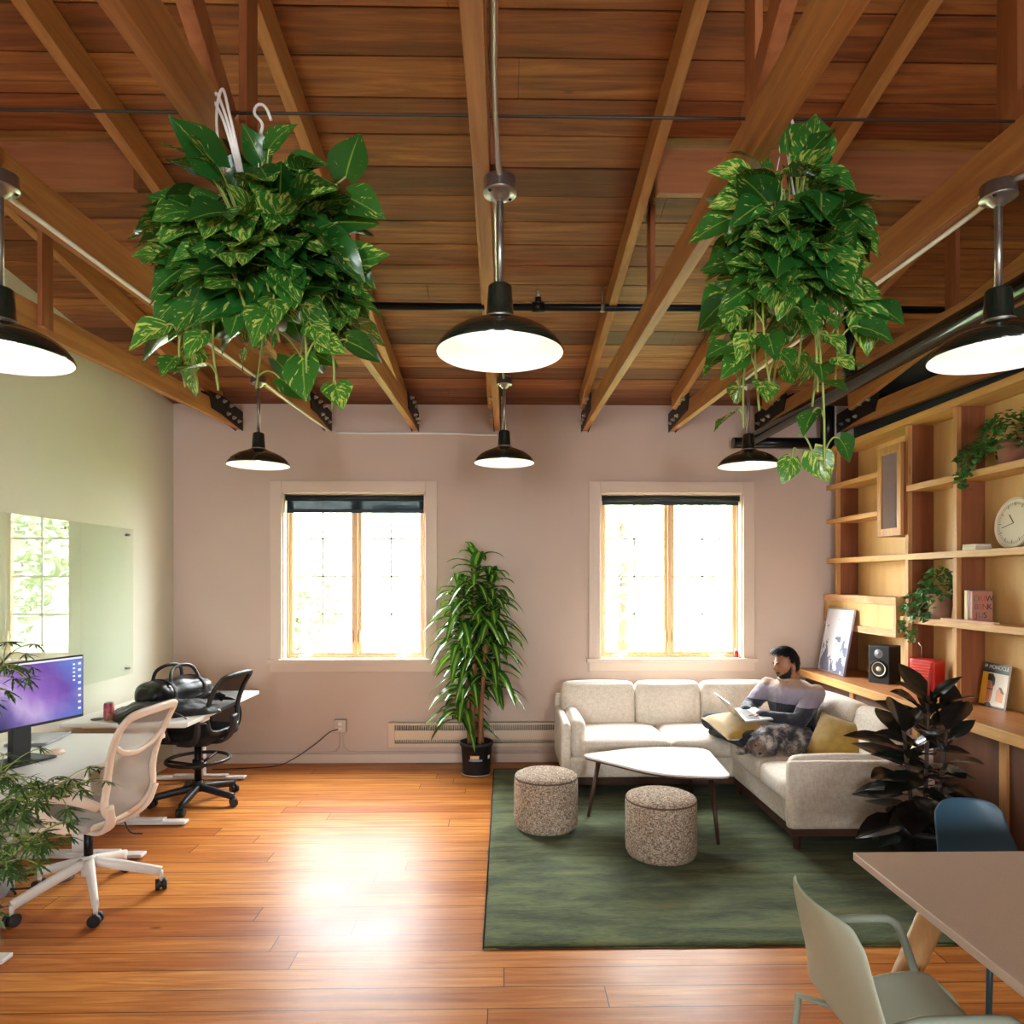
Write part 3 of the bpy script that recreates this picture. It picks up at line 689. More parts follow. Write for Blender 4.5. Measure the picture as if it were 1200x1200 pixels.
# ------------------------------------------------------------------ coffee table
t = thing('coffee_table', 'three-legged coffee table with a rounded triangular white top', 'table', (1.05, 4.8, RZ))
cor = [(-.52, .1, .09), (-.05, -.41, .25), (.4, -.47, .09), (.46, .28, .12), (.0, .33, .3)]
def rounded_poly(cor, n=10):
    out = []; m = len(cor)
    for i in range(m):
        p = V(cor[i][:2]); a = V(cor[i-1][:2]); c = V(cor[(i+1) % m][:2]); r = cor[i][2]
        d1 = (a-p).normalized(); d2 = (c-p).normalized(); l = min(r, (a-p).length*.48, (c-p).length*.48)
        s, e = p+d1*l, p+d2*l
        for k in range(n+1):
            q = k/n; out.append(((1-q)**2*s+2*q*(1-q)*p+q*q*e)[:])
    return out
ol = rounded_poly(cor); b = MB(); b.prism(ol, .014, Matrix.Translation((0, 0, .406))); b.build('top', plain('pale_laminate', '#eae6e2', .22), t, bevel=.003)
b = MB(); b.prism([(x*.985, y*.985) for x, y in ol], .012, Matrix.Translation((0, 0, .394))); b.build('edge_band', M_walnut, t)
for (tx, ty), (bx, by) in (((-.38, .07), (-.46, .03)), ((.3, -.34), (.3, -.5)), ((.3, .2), (.36, .32))):
    b = MB(); b.tube([(tx, ty, .395), (bx, by, 0)], [.019, .011], 12); b.build('leg', M_walnut_z, t)

# ------------------------------------------------------------------ standing desks
M_desk = plain('white_desk_laminate', '#e9e7e1', .35); M_deskleg = plain('white_powder_coat', '#e4e2de', .4)
def desk(y0, y1, ylegs, label, h=.735):
    x0, x1 = -2.97, -2.12
    t = thing('standing_desk', label, 'desk', (0, 0, 0), 0, 'white standing desks')
    b = MB(); b.box((x0, y0, h-.028), (x1, y1, h)); b.build('desktop', M_desk, t, bevel=.004)
    for y in ylegs:
        b = MB(); b.box((-2.98, y-.035, .008), (-2.2, y+.035, .03)); b.box((-2.8, y-.03, .03), (-2.35, y+.03, .045)); o = b.build('foot', M_deskleg, t, bevel=.006)
        b = MB(); b.box((-2.62, y-.03, .045), (-2.54, y+.03, .45)); b.box((-2.61, y-.024, .45), (-2.55, y+.024, h-.06)); b.build('leg', M_deskleg, t, bevel=.003)
        b = MB(); b.box((-2.9, y-.03, h-.062), (-2.2, y+.03, h-.028)); b.build('bracket', M_deskleg, t)
        for x in (-2.95, -2.24):
            b = MB(); b.cyl((x, y, 0), (x, y, .01), .016, n=12); b.build('glide', M_blackpl, o)
    b = MB(); b.box((-2.6, min(ylegs), h-.06), (-2.56, max(ylegs), h-.03)); b.build('crossbar', M_deskleg, t)
    b = MB(); b.rbox((.03, .11, .022), .006, (-2.14, y0+.3, h-.04)); b.build('control_pad', M_deskleg, t)
desk(2.86, 4.3, (3.06, 4.2), 'white standing desk carrying the monitor, nearest the camera')
desk(4.6, 5.92, (4.76, 5.82), 'white standing desk in the corner carrying the black bag')

# ------------------------------------------------------------------ office chairs
def ribbon(b, pts, nrm, w, th, closed=False, n=8, wfun=None):
    """flat rounded band: w across (perpendicular to path and nrm), th along nrm"""
    pts = [V(p) for p in pts]; m = len(pts); vs = []; fs = []; ns = 10
    for i, p in enumerate(pts):
        t_ = (pts[(i+1) % m]-pts[i-1]) if closed else (pts[min(i+1, m-1)]-pts[max(i-1, 0)]); t_.normalize()
        nn = V(nrm[i]) if isinstance(nrm, list) else V(nrm); nn = (nn-t_*nn.dot(t_)).normalized(); x = t_.cross(nn); ww = w*(wfun(i/(m-1)) if wfun else 1)
        for k in range(ns):
            a = 2*pi*k/ns; ca, sa = cos(a), sin(a)
            vs.append(p+x*(math.copysign(abs(ca)**.6, ca)*ww/2)+nn*(math.copysign(abs(sa)**.6, sa)*th/2))
    for i in range(m if closed else m-1):
        j = (i+1) % m
        for k in range(ns): fs.append((i*ns+k, i*ns+(k+1) % ns, j*ns+(k+1) % ns, j*ns+k))
    if not closed: fs += [tuple(range(ns-1, -1, -1)), tuple((m-1)*ns+k for k in range(ns))]
    b.add(vs, fs, True)
def star_base(root, r, hub_z, drop, mat, mcast, a0, w=.045):
    for k in range(5):
        a = a0+2*pi*k/5; d = V((cos(a), sin(a), 0))
        b = MB(); ribbon(b, smooth_path([d*.02+V((0, 0, hub_z)), d*r*.5+V((0, 0, hub_z-drop*.45)), d*r+V((0, 0, hub_z-drop))], 5), (0, 0, 1), w, .05, wfun=lambda q: 1.15-.45*q)
        lg = b.build('base_leg', mat, root)
        b = MB(); e = d*r; b.cyl((e.x, e.y, .05), (e.x, e.y, hub_z-drop+.005), .011, n=10)
        b.build('caster_stem', mat, lg)
        s = V((-d.y, d.x, 0)); a2 = a0*3+k*1.9; s = V((cos(a2), sin(a2), 0)); b = MB()
        for q in (-1, 1):
            c = e+s*(q*.017)+V((0, 0, .03)); b.cyl(c-s*.011, c+s*.011, .03, n=20)
        b.cyl(e-s*.02+V((0, 0, .032)), e+s*.02+V((0, 0, .032)), .02, n=12)
        b.build('caster', mcast, lg)
def mesh_mat(name, col, alpha, scale=420):
    m, g = newmat(name); tr = g.n('BsdfTransparent'); df = g.n('BsdfDiffuse'); df.inputs[0].default_value = lin(col)
    ch = g.noise(g.coord('Object'), scale, 1); f = g.math('ADD', g.math('MULTIPLY', ch, .3), alpha-.15)
    mx = g.n('MixShader'); g.set(mx.inputs[0], f); g.t.links.new(tr.outputs[0], mx.inputs[1]); g.t.links.new(df.outputs[0], mx.inputs[2]); g.t.links.new(mx.outputs[0], g.out.inputs[0]); return m
M_bone = plain('bone_plastic', '#e6d3bd', .45); M_bonebase = plain('pale_grey_base', '#d9d4cb', .45)
M_meshg = mesh_mat('grey_suspension_mesh', '#b5aea6', .62); M_meshk = mesh_mat('black_back_mesh', '#17181b', .8)
def white_chair():
    t = thing('office_chair', 'bone-white task chair with a grey mesh back, at the near desk', 'chair', (-2.21, 3.66, 0), radians(176), 'office chairs')
    star_base(t, .345, .2, .1, M_bonebase, M_blackpl, radians(58))
    b = MB(); b.cyl((0, 0, .13), (0, 0, .235), .034, n=20); b.build('hub', M_bonebase, t)
    b = MB(); b.cyl((0, 0, .2), (0, 0, .38), .022, n=18); b.build('gas_lift', M_black, t)
    b = MB(); b.rbox((.2, .12, .06), .025, (-.02, 0, .39)); b.build('tilt_mechanism', M_bone, t)
    # back: side profile x(z), half-width y(z)
    zx = [(.4, -.11), (.48, -.215), (.58, -.235), (.68, -.232), (.8, -.262), (.9, -.3), (.97, -.338), (1.02, -.372)]
    def xz(z):
        for (a, xa), (c, xc) in zip(zx, zx[1:]):
            if z <= c: return xa+(xc-xa)*max(0, (z-a))/(c-a)
        return zx[-1][1]
    def P(y, z): return V((xz(z)+.35*y*y-.01, y, z))
    out = [P(.06, .44), P(.15, .49), P(.205, .56), P(.195, .64), P(.2, .74), P(.215, .85), P(.222, .94), P(.205, .995), P(.15, 1.015), P(0, 1.02)]
    loop = out+[V((p.x, -p.y, p.z)) for p in out[-2::-1]]
    b = MB(); ribbon(b, smooth_path(loop, 6), (1, 0, .25), .046, .026); fr = b.build('back_frame', M_bone, t)
    b = MB(); ribbon(b, smooth_path([P(.208, .86), P(.12, .81), P(0, .79), P(-.12, .81), P(-.208, .86)], 6), (1, 0, .25), .03, .022); b.build('back_crossbar', M_bone, t)
    b = MB(); n = 24; vs = []
    def hw(z):
        pr = [(.46, .07), (.5, .15), (.56, .2), (.64, .19), (.74, .196), (.85, .21), (.94, .216), (.99, .2), (1.01, .15)]
        for (a, xa), (c, xc) in zip(pr, pr[1:]):
            if z <= c: return xa+(xc-xa)*max(0, z-a)/(c-a)
        return .1
    for j in range(n+1):
        z = .46+.55*j/n
        for i in range(13):
            y = hw(z)*(-1+2*i/12); p = P(y, z); p.x += .006; vs.append(p)
    b.add(vs, [(j*13+i, j*13+i+1, (j+1)*13+i+1, (j+1)*13+i) for j in range(n) for i in range(12)], True); b.build('back_mesh', M_meshg, t)
    b = MB()  # spine cradle from under the seat to both stiles
    for s in (-1, 1): ribbon(b, smooth_path([(-.02, s*.03, .385), (-.14, s*.09, .395), (-.225, s*.16, .46), (-.25, s*.2, .56)], 6), (.5, 0, 1), .07, .026, wfun=lambda q: 1.15-.6*q)
    b.build('back_cradle', M_bone, t)
    b = MB(); b.rbox((.46, .48, .055), .026, (.07, 0, .455), puff=(0, 0, -.012), n=12); b.build('seat', M_meshg, t)
    b = MB(); b.tube(smooth_path([(.3, .2, .445), (.31, 0, .435), (.3, -.2, .445), (0, -.245, .45), (-.15, -.2, .45), (-.17, 0, .44), (-.15, .2, .45), (0, .245, .45)], 6), .016, 8, closed=True); b.build('seat_frame', M_bone, t)
    for s in (-1, 1):   # leaf armrests
        b = MB(); ribbon(b, smooth_path([(-.2, s*.2, .55), (-.16, s*.265, .6), (-.07, s*.28, .625), (.04, s*.275, .62), (.09, s*.265, .585), (.06, s*.26, .535), (-.01, s*.255, .48), (-.06, s*.235, .45)], 6), (0, 1, .1), .055, .022); b.build('armrest', M_bone, t)
    return t
white_chair()
def black_chair():
    t = thing('drafting_chair', 'black drafting chair with a mesh back and foot ring at the corner desk', 'chair', (-2.33, 5.22, 0), radians(172), 'office chairs')
    star_base(t, .31, .12, .05, M_blackpl, M_blackpl, radians(29), .05)
    b = MB(); b.cyl((0, 0, .09), (0, 0, .17), .04, n=18); b.build('hub', M_blackpl, t)
    b = MB(); b.cyl((0, 0, .16), (0, 0, .46), .026, n=18); b.build('gas_lift', M_black, t)
    b = MB(); b.tube([(.22*cos(2*pi*k/40), .22*sin(2*pi*k/40), .33) for k in range(40)], .013, 10, closed=True)
    rg = b.build('foot_ring', M_blackpl, t); b = MB()
    for k in range(3): a = .4+2*pi*k/3; b.tube([(.03*cos(a), .03*sin(a), .29), (.22*cos(a), .22*sin(a), .33)], .011, 8)
    b.cyl((0, 0, .26), (0, 0, .33), .04, n=18); b.build('ring_spokes', M_blackpl, rg)
    b = MB(); b.rbox((.22, .16, .05), .02, (0, 0, .465)); b.build('tilt_mechanism', M_blackpl, t)
    b = MB(); b.rbox((.47, .49, .085), .036, (.03, 0, .53), puff=(0, 0, .01), n=12); b.build('seat', plain('black_upholstery', '#141518', .85, 0, 80, .2), t)
    def xb(z): return -.225-.25*(z-.5)+.08*sin((z-.5)*6)
    def P(y, z): return V((xb(z)+.5*y*y-.02, y, z))
    out = [P(0, .56), P(.14, .565), P(.195, .6), P(.21, .72), P(.215, .86), P(.2, .96), P(.12, .985), P(0, .99)]
    b = MB(); ribbon(b, smooth_path(out+[V((p.x, -p.y, p.z)) for p in out[-2:0:-1]]+[out[0]], 6), (1, 0, .3), .036, .03); b.build('back_frame', M_blackpl, t)
    b = MB(); vs = []
    for j in range(17):
        z = .57+.41*j/16
        for i in range(13): p = P((.2 if .6 < z < .95 else .17)*(-1+2*i/12), z); vs.append(p)
    b.add(vs, [(j*13+i, j*13+i+1, (j+1)*13+i+1, (j+1)*13+i) for j in range(16) for i in range(12)], True); b.build('back_mesh', M_meshk, t)
    b = MB(); ribbon(b, smooth_path([(-.05, 0, .47), (-.2, 0, .475), (-.275, 0, .56), (-.29, 0, .68)], 5), (1, 0, .4), .09, .024); b.build('back_spine', M_blackpl, t)
    for s in (-1, 1):
        b = MB(); ribbon(b, smooth_path([(.0, s*.255, .51), (-.13, s*.275, .52), (-.17, s*.28, .6), (-.15, s*.28, .7), (-.05, s*.28, .735), (.12, s*.275, .73), (.16, s*.275, .7), (.1, s*.275, .62), (.06, s*.265, .52)], 6), (0, 1, 0), .05, .024); b.build('armrest', M_blackpl, t)
black_chair()

# ------------------------------------------------------------------ dining table and shell chairs
M_tabletop = plain('grey_beige_laminate', '#c9b3a4', .38, 0, 220, .05)
M_oak = wood('oak_leg', '#b5824e', '#d6aa72', 'z', 2, .45, .05, knots=False)
t = thing('dining_table', 'grey-beige table with oak legs in the near right corner', 'table', (1.22, 2.375, 0))
b = MB(); b.box((0, -1.75, .712), (1.5, 0, .74)); b.build('tabletop', M_tabletop, t, bevel=.003)
for (tx, ty), (bx, by) in (((.2, -.2), (-.1, -.17)), ((.2, -1.55), (-.1, -1.6)), ((1.3, -.2), (1.55, -.17)), ((1.3, -1.55), (1.55, -1.6))):
    b = MB(); b.tube([(tx, ty, .712), (bx, by, 0)], [.042, .034], 20); b.build('leg', M_oak, t)
b = MB(); b.box((.15, -.24, .68), (1.35, -.16, .712)); b.box((.15, -1.59, .68), (1.35, -1.51, .712)); b.build('apron', M_oak, t)
def shell_chair(name, label, loc, rz, col, legcol, arms, wf=1, zt=.83):
    t = thing(name, label, 'chair', loc, rz); M_s = plain(col[0], col[1], .42); M_l = plain(legcol[0], legcol[1], .4)
    prof = smooth_path([(-.29, 0, zt), (-.25, 0, .44+(zt-.44)*.67), (-.203, 0, .57), (-.175, 0, .48), (-.11, 0, .443), (0, 0, .44), (.12, 0, .452), (.2, 0, .452), (.23, 0, .435)], 5)
    m = len(prof); nt = 16; vs = []
    for i, p in enumerate(prof):
        q = i/(m-1)
        hw = .168+.055*min(1, q/.45) if q < .45 else .225-.015*max(0, (q-.8)/.2)
        if q < .06: hw *= sqrt(max(.0, 1-(1-q/.06)**2*.3))
        if q > .9: hw *= 1-.35*((q-.9)/.1)**2
        for k in range(nt+1):
            s = -1+2*k/nt; bk = max(0, 1-q/.5); st = max(0, min(1, (q-.4)/.3))
            x = p.x+bk*.045*abs(s)**2.2; z = p.z+st*.03*abs(s)**3.5-(.014*abs(s)**4 if q < .03 else 0)
            vs.append((x, s*hw*wf, z))
    b = MB(); b.add(vs, [(i*(nt+1)+k, i*(nt+1)+k+1, (i+1)*(nt+1)+k+1, (i+1)*(nt+1)+k) for i in range(m-1) for k in range(nt)], True)
    o = b.build('seat_shell', M_s, t); md = o.modifiers.new('thick', 'SOLIDIFY'); md.thickness = .009; md.offset = 0; o.modifiers.new('s', 'SUBSURF').levels = 1; o.modifiers['s'].render_levels = 1
    for sx in (1, -1):
        for sy in (1, -1):
            if arms:
                pts = [(sx*.1, sy*.15, .43), (sx*.2, sy*.235, .425), (sx*.235, sy*.26, 0)] if sx < 0 else [(sx*.1, sy*.15, .43), (sx*.2, sy*.235, .425), (sx*.225, sy*.255, 0)]
            else: pts = [(sx*.1, sy*.12, .43), (sx*.16, sy*.17, .42), (sx*.22, sy*.22, 0)]
            b = MB(); b.tube(pts, .011, 12); b.build('leg', M_l, t)
    if arms:
        for s in (-1, 1):
            b = MB(); b.tube(smooth_path([(-.165, s*.205, .61), (-.15, s*.235, .64), (-.1, s*.242, .65), (.05, s*.245, .65), (.1, s*.245, .64), (.13, s*.243, .6), (.185, s*.245, .45), (.18, s*.2, .43)], 6), .0125, 12); b.build('armrest', M_l, t)
shell_chair('armchair', 'sage-green shell armchair pulled up to the near table', (1.105, 1.845, 0), radians(2), ('sage_shell', '#aab3a0'), ('sage_tube', '#8f9a8a'), True, 1.1, .845)
shell_chair('side_chair', 'blue shell chair behind the far end of the near table', (1.98, 2.66, 0), radians(-92), ('blue_shell', '#3b5d72'), ('teal_tube', '#1f3a40'), False, .84, .745)
# ------------------------------------------------------------------ built-in shelving
M_shelf = wood('shelf_fir', '#b07a3c', '#d9a863', 'y', 1.3, .5, .08)
M_upr = wood('upright_fir', '#a06a38', '#cf9a5c', 'z', 1.3, .5, .08)
M_panel = wood('shade_toned_red_panel', '#6f3a1f', '#95572f', 'z', 1.1, .55, .08)  # red-brown wood; the dividers' shade away from the windows is in this colour
M_ply = wood('pale_plywood', '#bd9150', '#dcb878', 'z', .6, .55, .03, 5, knots=False)
M_rough = wood('rough_sawn_fir', '#b98454', '#e0b68a', 'y', 2, .75, .5, 6, knots=False)
M_ctr = wood('counter_fir', '#a8693a', '#cd9562', 'y', 1.2, .38, .06)
M_door = wood('dark_cabinet_ply', '#4a2a18', '#6b4128', 'z', .8, .5, .04, 6, knots=False)
SF, SB, SYe = 3.0, 3.215, 2.5
sh = thing('shelving_unit', 'built-in fir shelving with shade-darkened dividers along the right wall', 'shelves', (3.1, 4.4, 0))
def sp(name, mat, a, c, parent=sh, bevel=.002):
    b = MB(); b.box((a[0]-3.1, a[1]-4.4, a[2]), (c[0]-3.1, c[1]-4.4, c[2])); return b.build(name, mat, parent, bevel=bevel)
YE = YW-.003
sp('back_panel', M_ply, (SB, SYe, .87), (SB+.02, YE, 2.85), bevel=0)
for y in (6.18, 5.085, 4.535, 3.45, 2.53):
    for z0, z1 in (((.87, 1.84), (1.885, 2.85)) if y > 6 else ((.87, 1.37), (1.415, 1.84), (1.885, 2.35), (2.395, 2.85))):
        sp('upright_board', M_upr if False else M_panel, (3.052, y-.018, z0), (SB, y+.018, z1))
        sp('upright_edge', M_upr, (3.02, y-.02, z0), (3.052, y+.02, z1))
sp('top_shelf', M_shelf, (SF-.01, SYe, 2.85), (SB+.02, YE, 2.9))
sp('shelf', M_shelf, (SF, SYe, 1.84), (SB, YE, 1.885))
sp('shelf', M_shelf, (SF, SYe, 2.35), (SB, 5.06, 2.395)); sp('shelf', M_shelf, (SF, SYe, 1.37), (SB, 5.14, 1.415))
sp('shelf', M_shelf, (SF, 5.43, 2.52), (SB, YE, 2.562)); sp('shelf', M_shelf, (SF, 5.43, 2.205), (SB, YE, 2.247))
def rel(o, loc): o.location = loc
mc = thing('mirror_cabinet', 'narrow fir wall cabinet with a mirrored door set into the shelving', 'cabinet', (3.0, 5.25, 2.03))
b = MB(); b.box((0, -.16, 0), (.21, .16, .7)); b.build('body', M_panel, mc)
b = MB(); b.box((-.024, -.162, 0), (-.001, -.11, .7)); b.box((-.024, .11, 0), (-.001, .162, .7)); b.box((-.024, -.11, .64), (-.001, .11, .7)); b.box((-.024, -.11, 0), (-.001, .11, .06)); dr = b.build('door_frame', M_upr, mc, bevel=.002)
b = MB(); b.box((-.014, -.11, .06), (-.008, .11, .64)); b.build('mirror', plain('old_mirror', '#c9cdd0', .06, 1), dr)
bx = thing('storage_box', 'long low fir box with rough-sawn rails under the small shelves', 'cabinet', (2.98, 5.74, 1.25))
def bp(n, m, a, c, bev=.003):
    b = MB(); b.box(a, c); return b.build(n, m, bx, bevel=bev)
bp('body', M_shelf, (.02, -.585, 0), (.23, .585, .305))
bp('top_rail', M_rough, (-.006, -.59, .245), (.02, .587, .307)); bp('bottom_rail', M_rough, (-.006, -.59, -.003), (.02, .587, .055)); bp('stile', M_upr, (-.004, .55, .055), (.02, .587, .245)); bp('stile', M_upr, (-.004, -.59, .055), (.02, -.555, .245))
bp('front_panel', M_ply, (.012, -.555, .055), (.021, .55, .245), 0)
ct = thing('counter', 'long fir counter with dark plywood fronts running under the shelving', 'counter', (2.72, 4.4, 0)); CZ = .868
def cp(n, m, a, c, bev=.003):
    b = MB(); b.box((a[0]-2.72, a[1]-4.4, a[2]), (c[0]-2.72, c[1]-4.4, c[2])); return b.build(n, m, ct, bevel=bev)
cp('countertop', M_ctr, (2.745, SYe, CZ-.03), (SB+.03, YE, CZ), .002); cp('front_edge', M_shelf, (2.72, SYe, CZ-.065), (2.745, YE, CZ+.001))
for y0, y1 in ((2.5, 3.02), (3.08, 3.73), (3.79, 4.55), (4.61, 5.4), (5.46, 6.3)): cp('front_panel', M_door, (2.79, y0, .0), (2.81, y1, CZ-.066))
for y in (3.05, 3.76, 4.58, 5.43): cp('post', M_upr, (2.775, y-.03, .0), (2.82, y+.03, CZ-.066))

# ------------------------------------------------------------------ things on the counter and shelves
def on(name, label, cat, loc, rz=0, group=None): return thing(name, label, cat, loc, rz, group)
# framed print (plain brush-blot artwork)
pr = on('framed_print', 'white print with grey-blue brush blots in a slim silver frame, leaning on the counter', 'picture', (2.865, 5.965, CZ+.002)); pr.rotation_euler = (0, radians(10), 0)
b = MB(); w, h = .235, .575
b.box((-.008, -w, 0), (.012, -w+.012, h)); b.box((-.008, w-.012, 0), (.012, w, h)); b.box((-.008, -w+.012, 0), (.012, w-.012, .012)); b.box((-.008, -w+.012, h-.012), (.012, w-.012, h)); b.build('frame', plain('silver_frame', '#a8a4b4', .35, .6), pr, bevel=.002)
m, g = newmat('brush_blot_paper'); vec = g.coord('Object')
spx = g.n('SeparateXYZ'); g.set(spx.inputs[0], vec)
nn = g.noise(g.coord('Object', (1, 1, .8)), 9, 5, .6, .6)
zf = g.ramp(spx.outputs[2], [(.04, (.72,)*3+(1,)), (.16, (.52,)*3+(1,)), (.3, (.5,)*3+(1,)), (.42, (.2,)*3+(1,))])
ff = g.math('GREATER_THAN', g.math('ADD', nn, g.math('MULTIPLY', zf, .35)), .71)
g.bsdf(g.mix(ff, lin('#e2e5ea'), lin('#6f7890')), .3)
b = MB(); b.box((-.002, -w+.01, .01), (.004, w-.01, h-.01)); b.build('print', m, pr)
# speaker
spk = on('loudspeaker', 'black bookshelf loudspeaker with a pale cone standing on the counter', 'speaker', (3.06, 5.42, CZ), radians(-150))
b = MB(); b.box((-.05, -.085, 0), (.115, .085, .3)); b.build('cabinet', M_blackpl, spk, bevel=.006)
Mx = Matrix.Translation((.115, 0, .115)) @ Matrix.Rotation(radians(90), 4, 'Y')
b = MB(); b.lathe([(.072, .0), (.072, .006), (.062, .008), (.056, .002)], 36, M=Mx); b.build('surround', M_black, spk)
b = MB(); b.lathe([(.057, .003), (.03, -.008), (.022, -.01), (.02, .0), (.01, .006), (0, .007)], 36, M=Mx); b.build('cone', plain('pale_cone', '#d8cfa8', .5), spk, fix=True)
Mx2 = Matrix.Translation((.115, 0, .235)) @ Matrix.Rotation(radians(90), 4, 'Y')
b = MB(); b.lathe([(.035, 0), (.03, .004), (.014, .0), (.01, .004), (0, .006)], 30, M=Mx2); b.build('tweeter', plain('tweeter_grey', '#7a7d80', .35, .3), spk)
# red radio
rd = on('radio', 'red box-shaped radio with a bent aerial behind the dark rubber plant', 'radio', (3.06, 4.9, CZ), radians(-160)); M_red = plain('red_enamel', '#b8201c', .35)
b = MB(); b.rbox((.12, .2, .25), .014, (0, 0, .125), n=8); b.build('body', M_red, rd)
b = MB()
for k in range(5): b.box((.06, -.075, .13+k*.02), (.064, .075, .139+k*.02))
b.build('grille', plain('pale_red_slat', '#d8503e', .4), rd)
b = MB(); b.box((.0595, -.075, .03), (.063, .075, .1)); b.build('dial_panel', plain('dark_red_panel', '#7a1512', .3), rd)
b = MB(); b.tube([(-.02, -.06, .25), (-.02, -.06, .33), (-.02, -.085, .36)], .003, 8); b.build('aerial', M_steel, rd)
# magazine
mg_ = on('magazine', 'magazine with a yellow-edged portrait cover leaning at the back of the counter', 'magazine', (3.135, 4.355, CZ+.001)); mg_.rotation_euler = (0, radians(9), 0)
b = MB(); b.box((0, -.115, 0), (.012, .115, .285)); b.build('pages', plain('magazine_paper', '#d9cfc6', .5), mg_)
def patch(name, col, y0, y1, z0, z1, x=-.0008, pts=None, par=mg_):
    b = MB()
    if pts: b.add([(x-.0004, -y, z) for y, z in pts]+[(x+.0004, -y, z) for y, z in pts], [tuple(range(len(pts))), tuple(range(2*len(pts)-1, len(pts)-1, -1))])
    else: b.box((x-.0004, -y1, z0), (x+.0004, -y0, z1))
    return b.build(name, plain('ink_'+col.strip('#'), col, .45), par)
# cover coordinates: y runs left (-.115) to right (+.115) as seen from the room
patch('masthead_band', '#3a4a52', -.115, .115, .235, .285); patch('yellow_strip', '#e0a52c', -.115, -.062, .012, .222); patch('black_band', '#1d2a26', -.115, .115, .222, .236); patch('black_footer', '#22282a', -.115, .115, 0, .012)
patch('cover_ground', '#e6ddcc', -.062, .115, .012, .222, -.0006)
patch('portrait_face', '#b56f4a', 0, 0, 0, 0, -.0014, [(-.06, .03), (-.03, .02), (-.012, .04), (-.005, .09), (-.002, .14), (-.008, .175), (-.06, .18)]); patch('portrait_hair', '#1b1d1c', 0, 0, 0, 0, -.0018, [(-.062, .172), (-.02, .168), (-.008, .13), (.006, .15), (.004, .19), (-.02, .215), (-.062, .215)])
patch('portrait_glasses', '#23201f', -.056, -.006, .112, .12, -.0022); patch('portrait_jacket', '#2a2f30', 0, 0, 0, 0, -.002, [(-.06, .012), (.0, .012), (-.016, .03), (-.06, .022)])
patch('house_front', '#d8976a', 0, 0, 0, 0, -.0014, [(.03, .045), (.092, .04), (.095, .105), (.05, .135), (.028, .11)]); patch('house_roof', '#4a2c33', 0, 0, 0, 0, -.002, [(.045, .138), (.07, .135), (.1, .1), (.075, .1)])
TM = lambda y, z, x=-.002: Matrix.Translation((x, -y, z)) @ Matrix(((0, 0, -1, 0), (-1, 0, 0, 0), (0, 1, 0, 0), (0, 0, 0, 1)))
text_mesh('masthead_lettering', 'MONOCLE', .036, plain('ink_cream', '#efe9da', .5), mg_, TM(.024, .258)); text_mesh('corner_lettering', '50', .026, plain('ink_cream', '#efe9da', .5), mg_, TM(-.092, .262))
# ornament clock
ck = on('round_clock', 'large round cream clock standing on the shelf at the right edge', 'clock', (3.16, 4.2, 1.885)); ck.rotation_euler = (0, radians(6), 0)
Mx = Matrix.Translation((0, 0, .162)) @ Matrix.Rotation(radians(-90), 4, 'Y')
M_cream = plain('cream_enamel', '#dccdb2', .4)
b = MB(); b.lathe([(0, -.02), (.155, -.02), (.161, -.01), (.161, .012), (.155, .018), (.149, .012), (.147, .006), (0, .006)], 56, M=Mx); b.build('case', M_cream, ck, fix=True)
b = MB(); b.lathe([(.147, .0075), (0, .0075)], 56, M=Mx); b.build('dial', plain('clock_dial', '#d8cdb4', .5), ck)
b = MB()
for k in range(60):
    a = 2*pi*k/60; r0 = .118 if k % 5 else .108; d = V((cos(a), sin(a), 0)); b.bar(Mx @ (d*r0+V((0, 0, .0085))), Mx @ (d*.132+V((0, 0, .0085))), .0016 if k % 5 else .004, .001, Mx.to_3x3() @ V((0, 0, 1)))
tk = b.build('tick_marks', plain('clock_ink', '#3a3430', .5), ck); tk['kind'] = 'stuff'
for a, l, w_ in ((radians(105), .1, .004), (radians(38), .07, .006)):
    b = MB(); b.bar(Mx @ V((0, 0, .01)), Mx @ V((cos(a)*l, sin(a)*l, .01)), w_, .0015, Mx.to_3x3() @ V((0, 0, 1))); b.build('clock_hand', plain('clock_ink', '#3a3430', .5), ck)
# small stacked paperbacks
def book(name, label, loc, rz, size, cover, pages='#e8dfcd', group=None, lean=0, up=False):
    """flat book: size = (w along local x from spine, l along local y, t)"""
    o = thing(name, label, 'book', loc, rz, group); w, l, t_ = size; Mc = plain('book_'+cover.strip('#'), cover, .5)
    b = MB(); b.box((.002, .003, .002), (w-.003, l-.003, t_-.002)); b.build('pages', plain('page_paper', pages, .8), o)
    b = MB(); b.box((0, 0, 0), (w, l, .002)); b.box((0, 0, t_-.002), (w, l, t_)); b.box((0, 0, .002), (.002, l, t_-.002)); b.build('cover', Mc, o)
    if up: o.rotation_euler = up
    return o
book('book', 'lower of two small cream paperbacks stacked beside the clock', (3.04, 4.36, 1.886), 0, (.11, .13, .02), '#d9c9a4', group='small stacked paperbacks')
book('book', 'upper of two small cream paperbacks stacked beside the clock', (3.045, 4.362, 1.9065), .04, (.105, .125, .018), '#cdb79a', group='small stacked paperbacks')
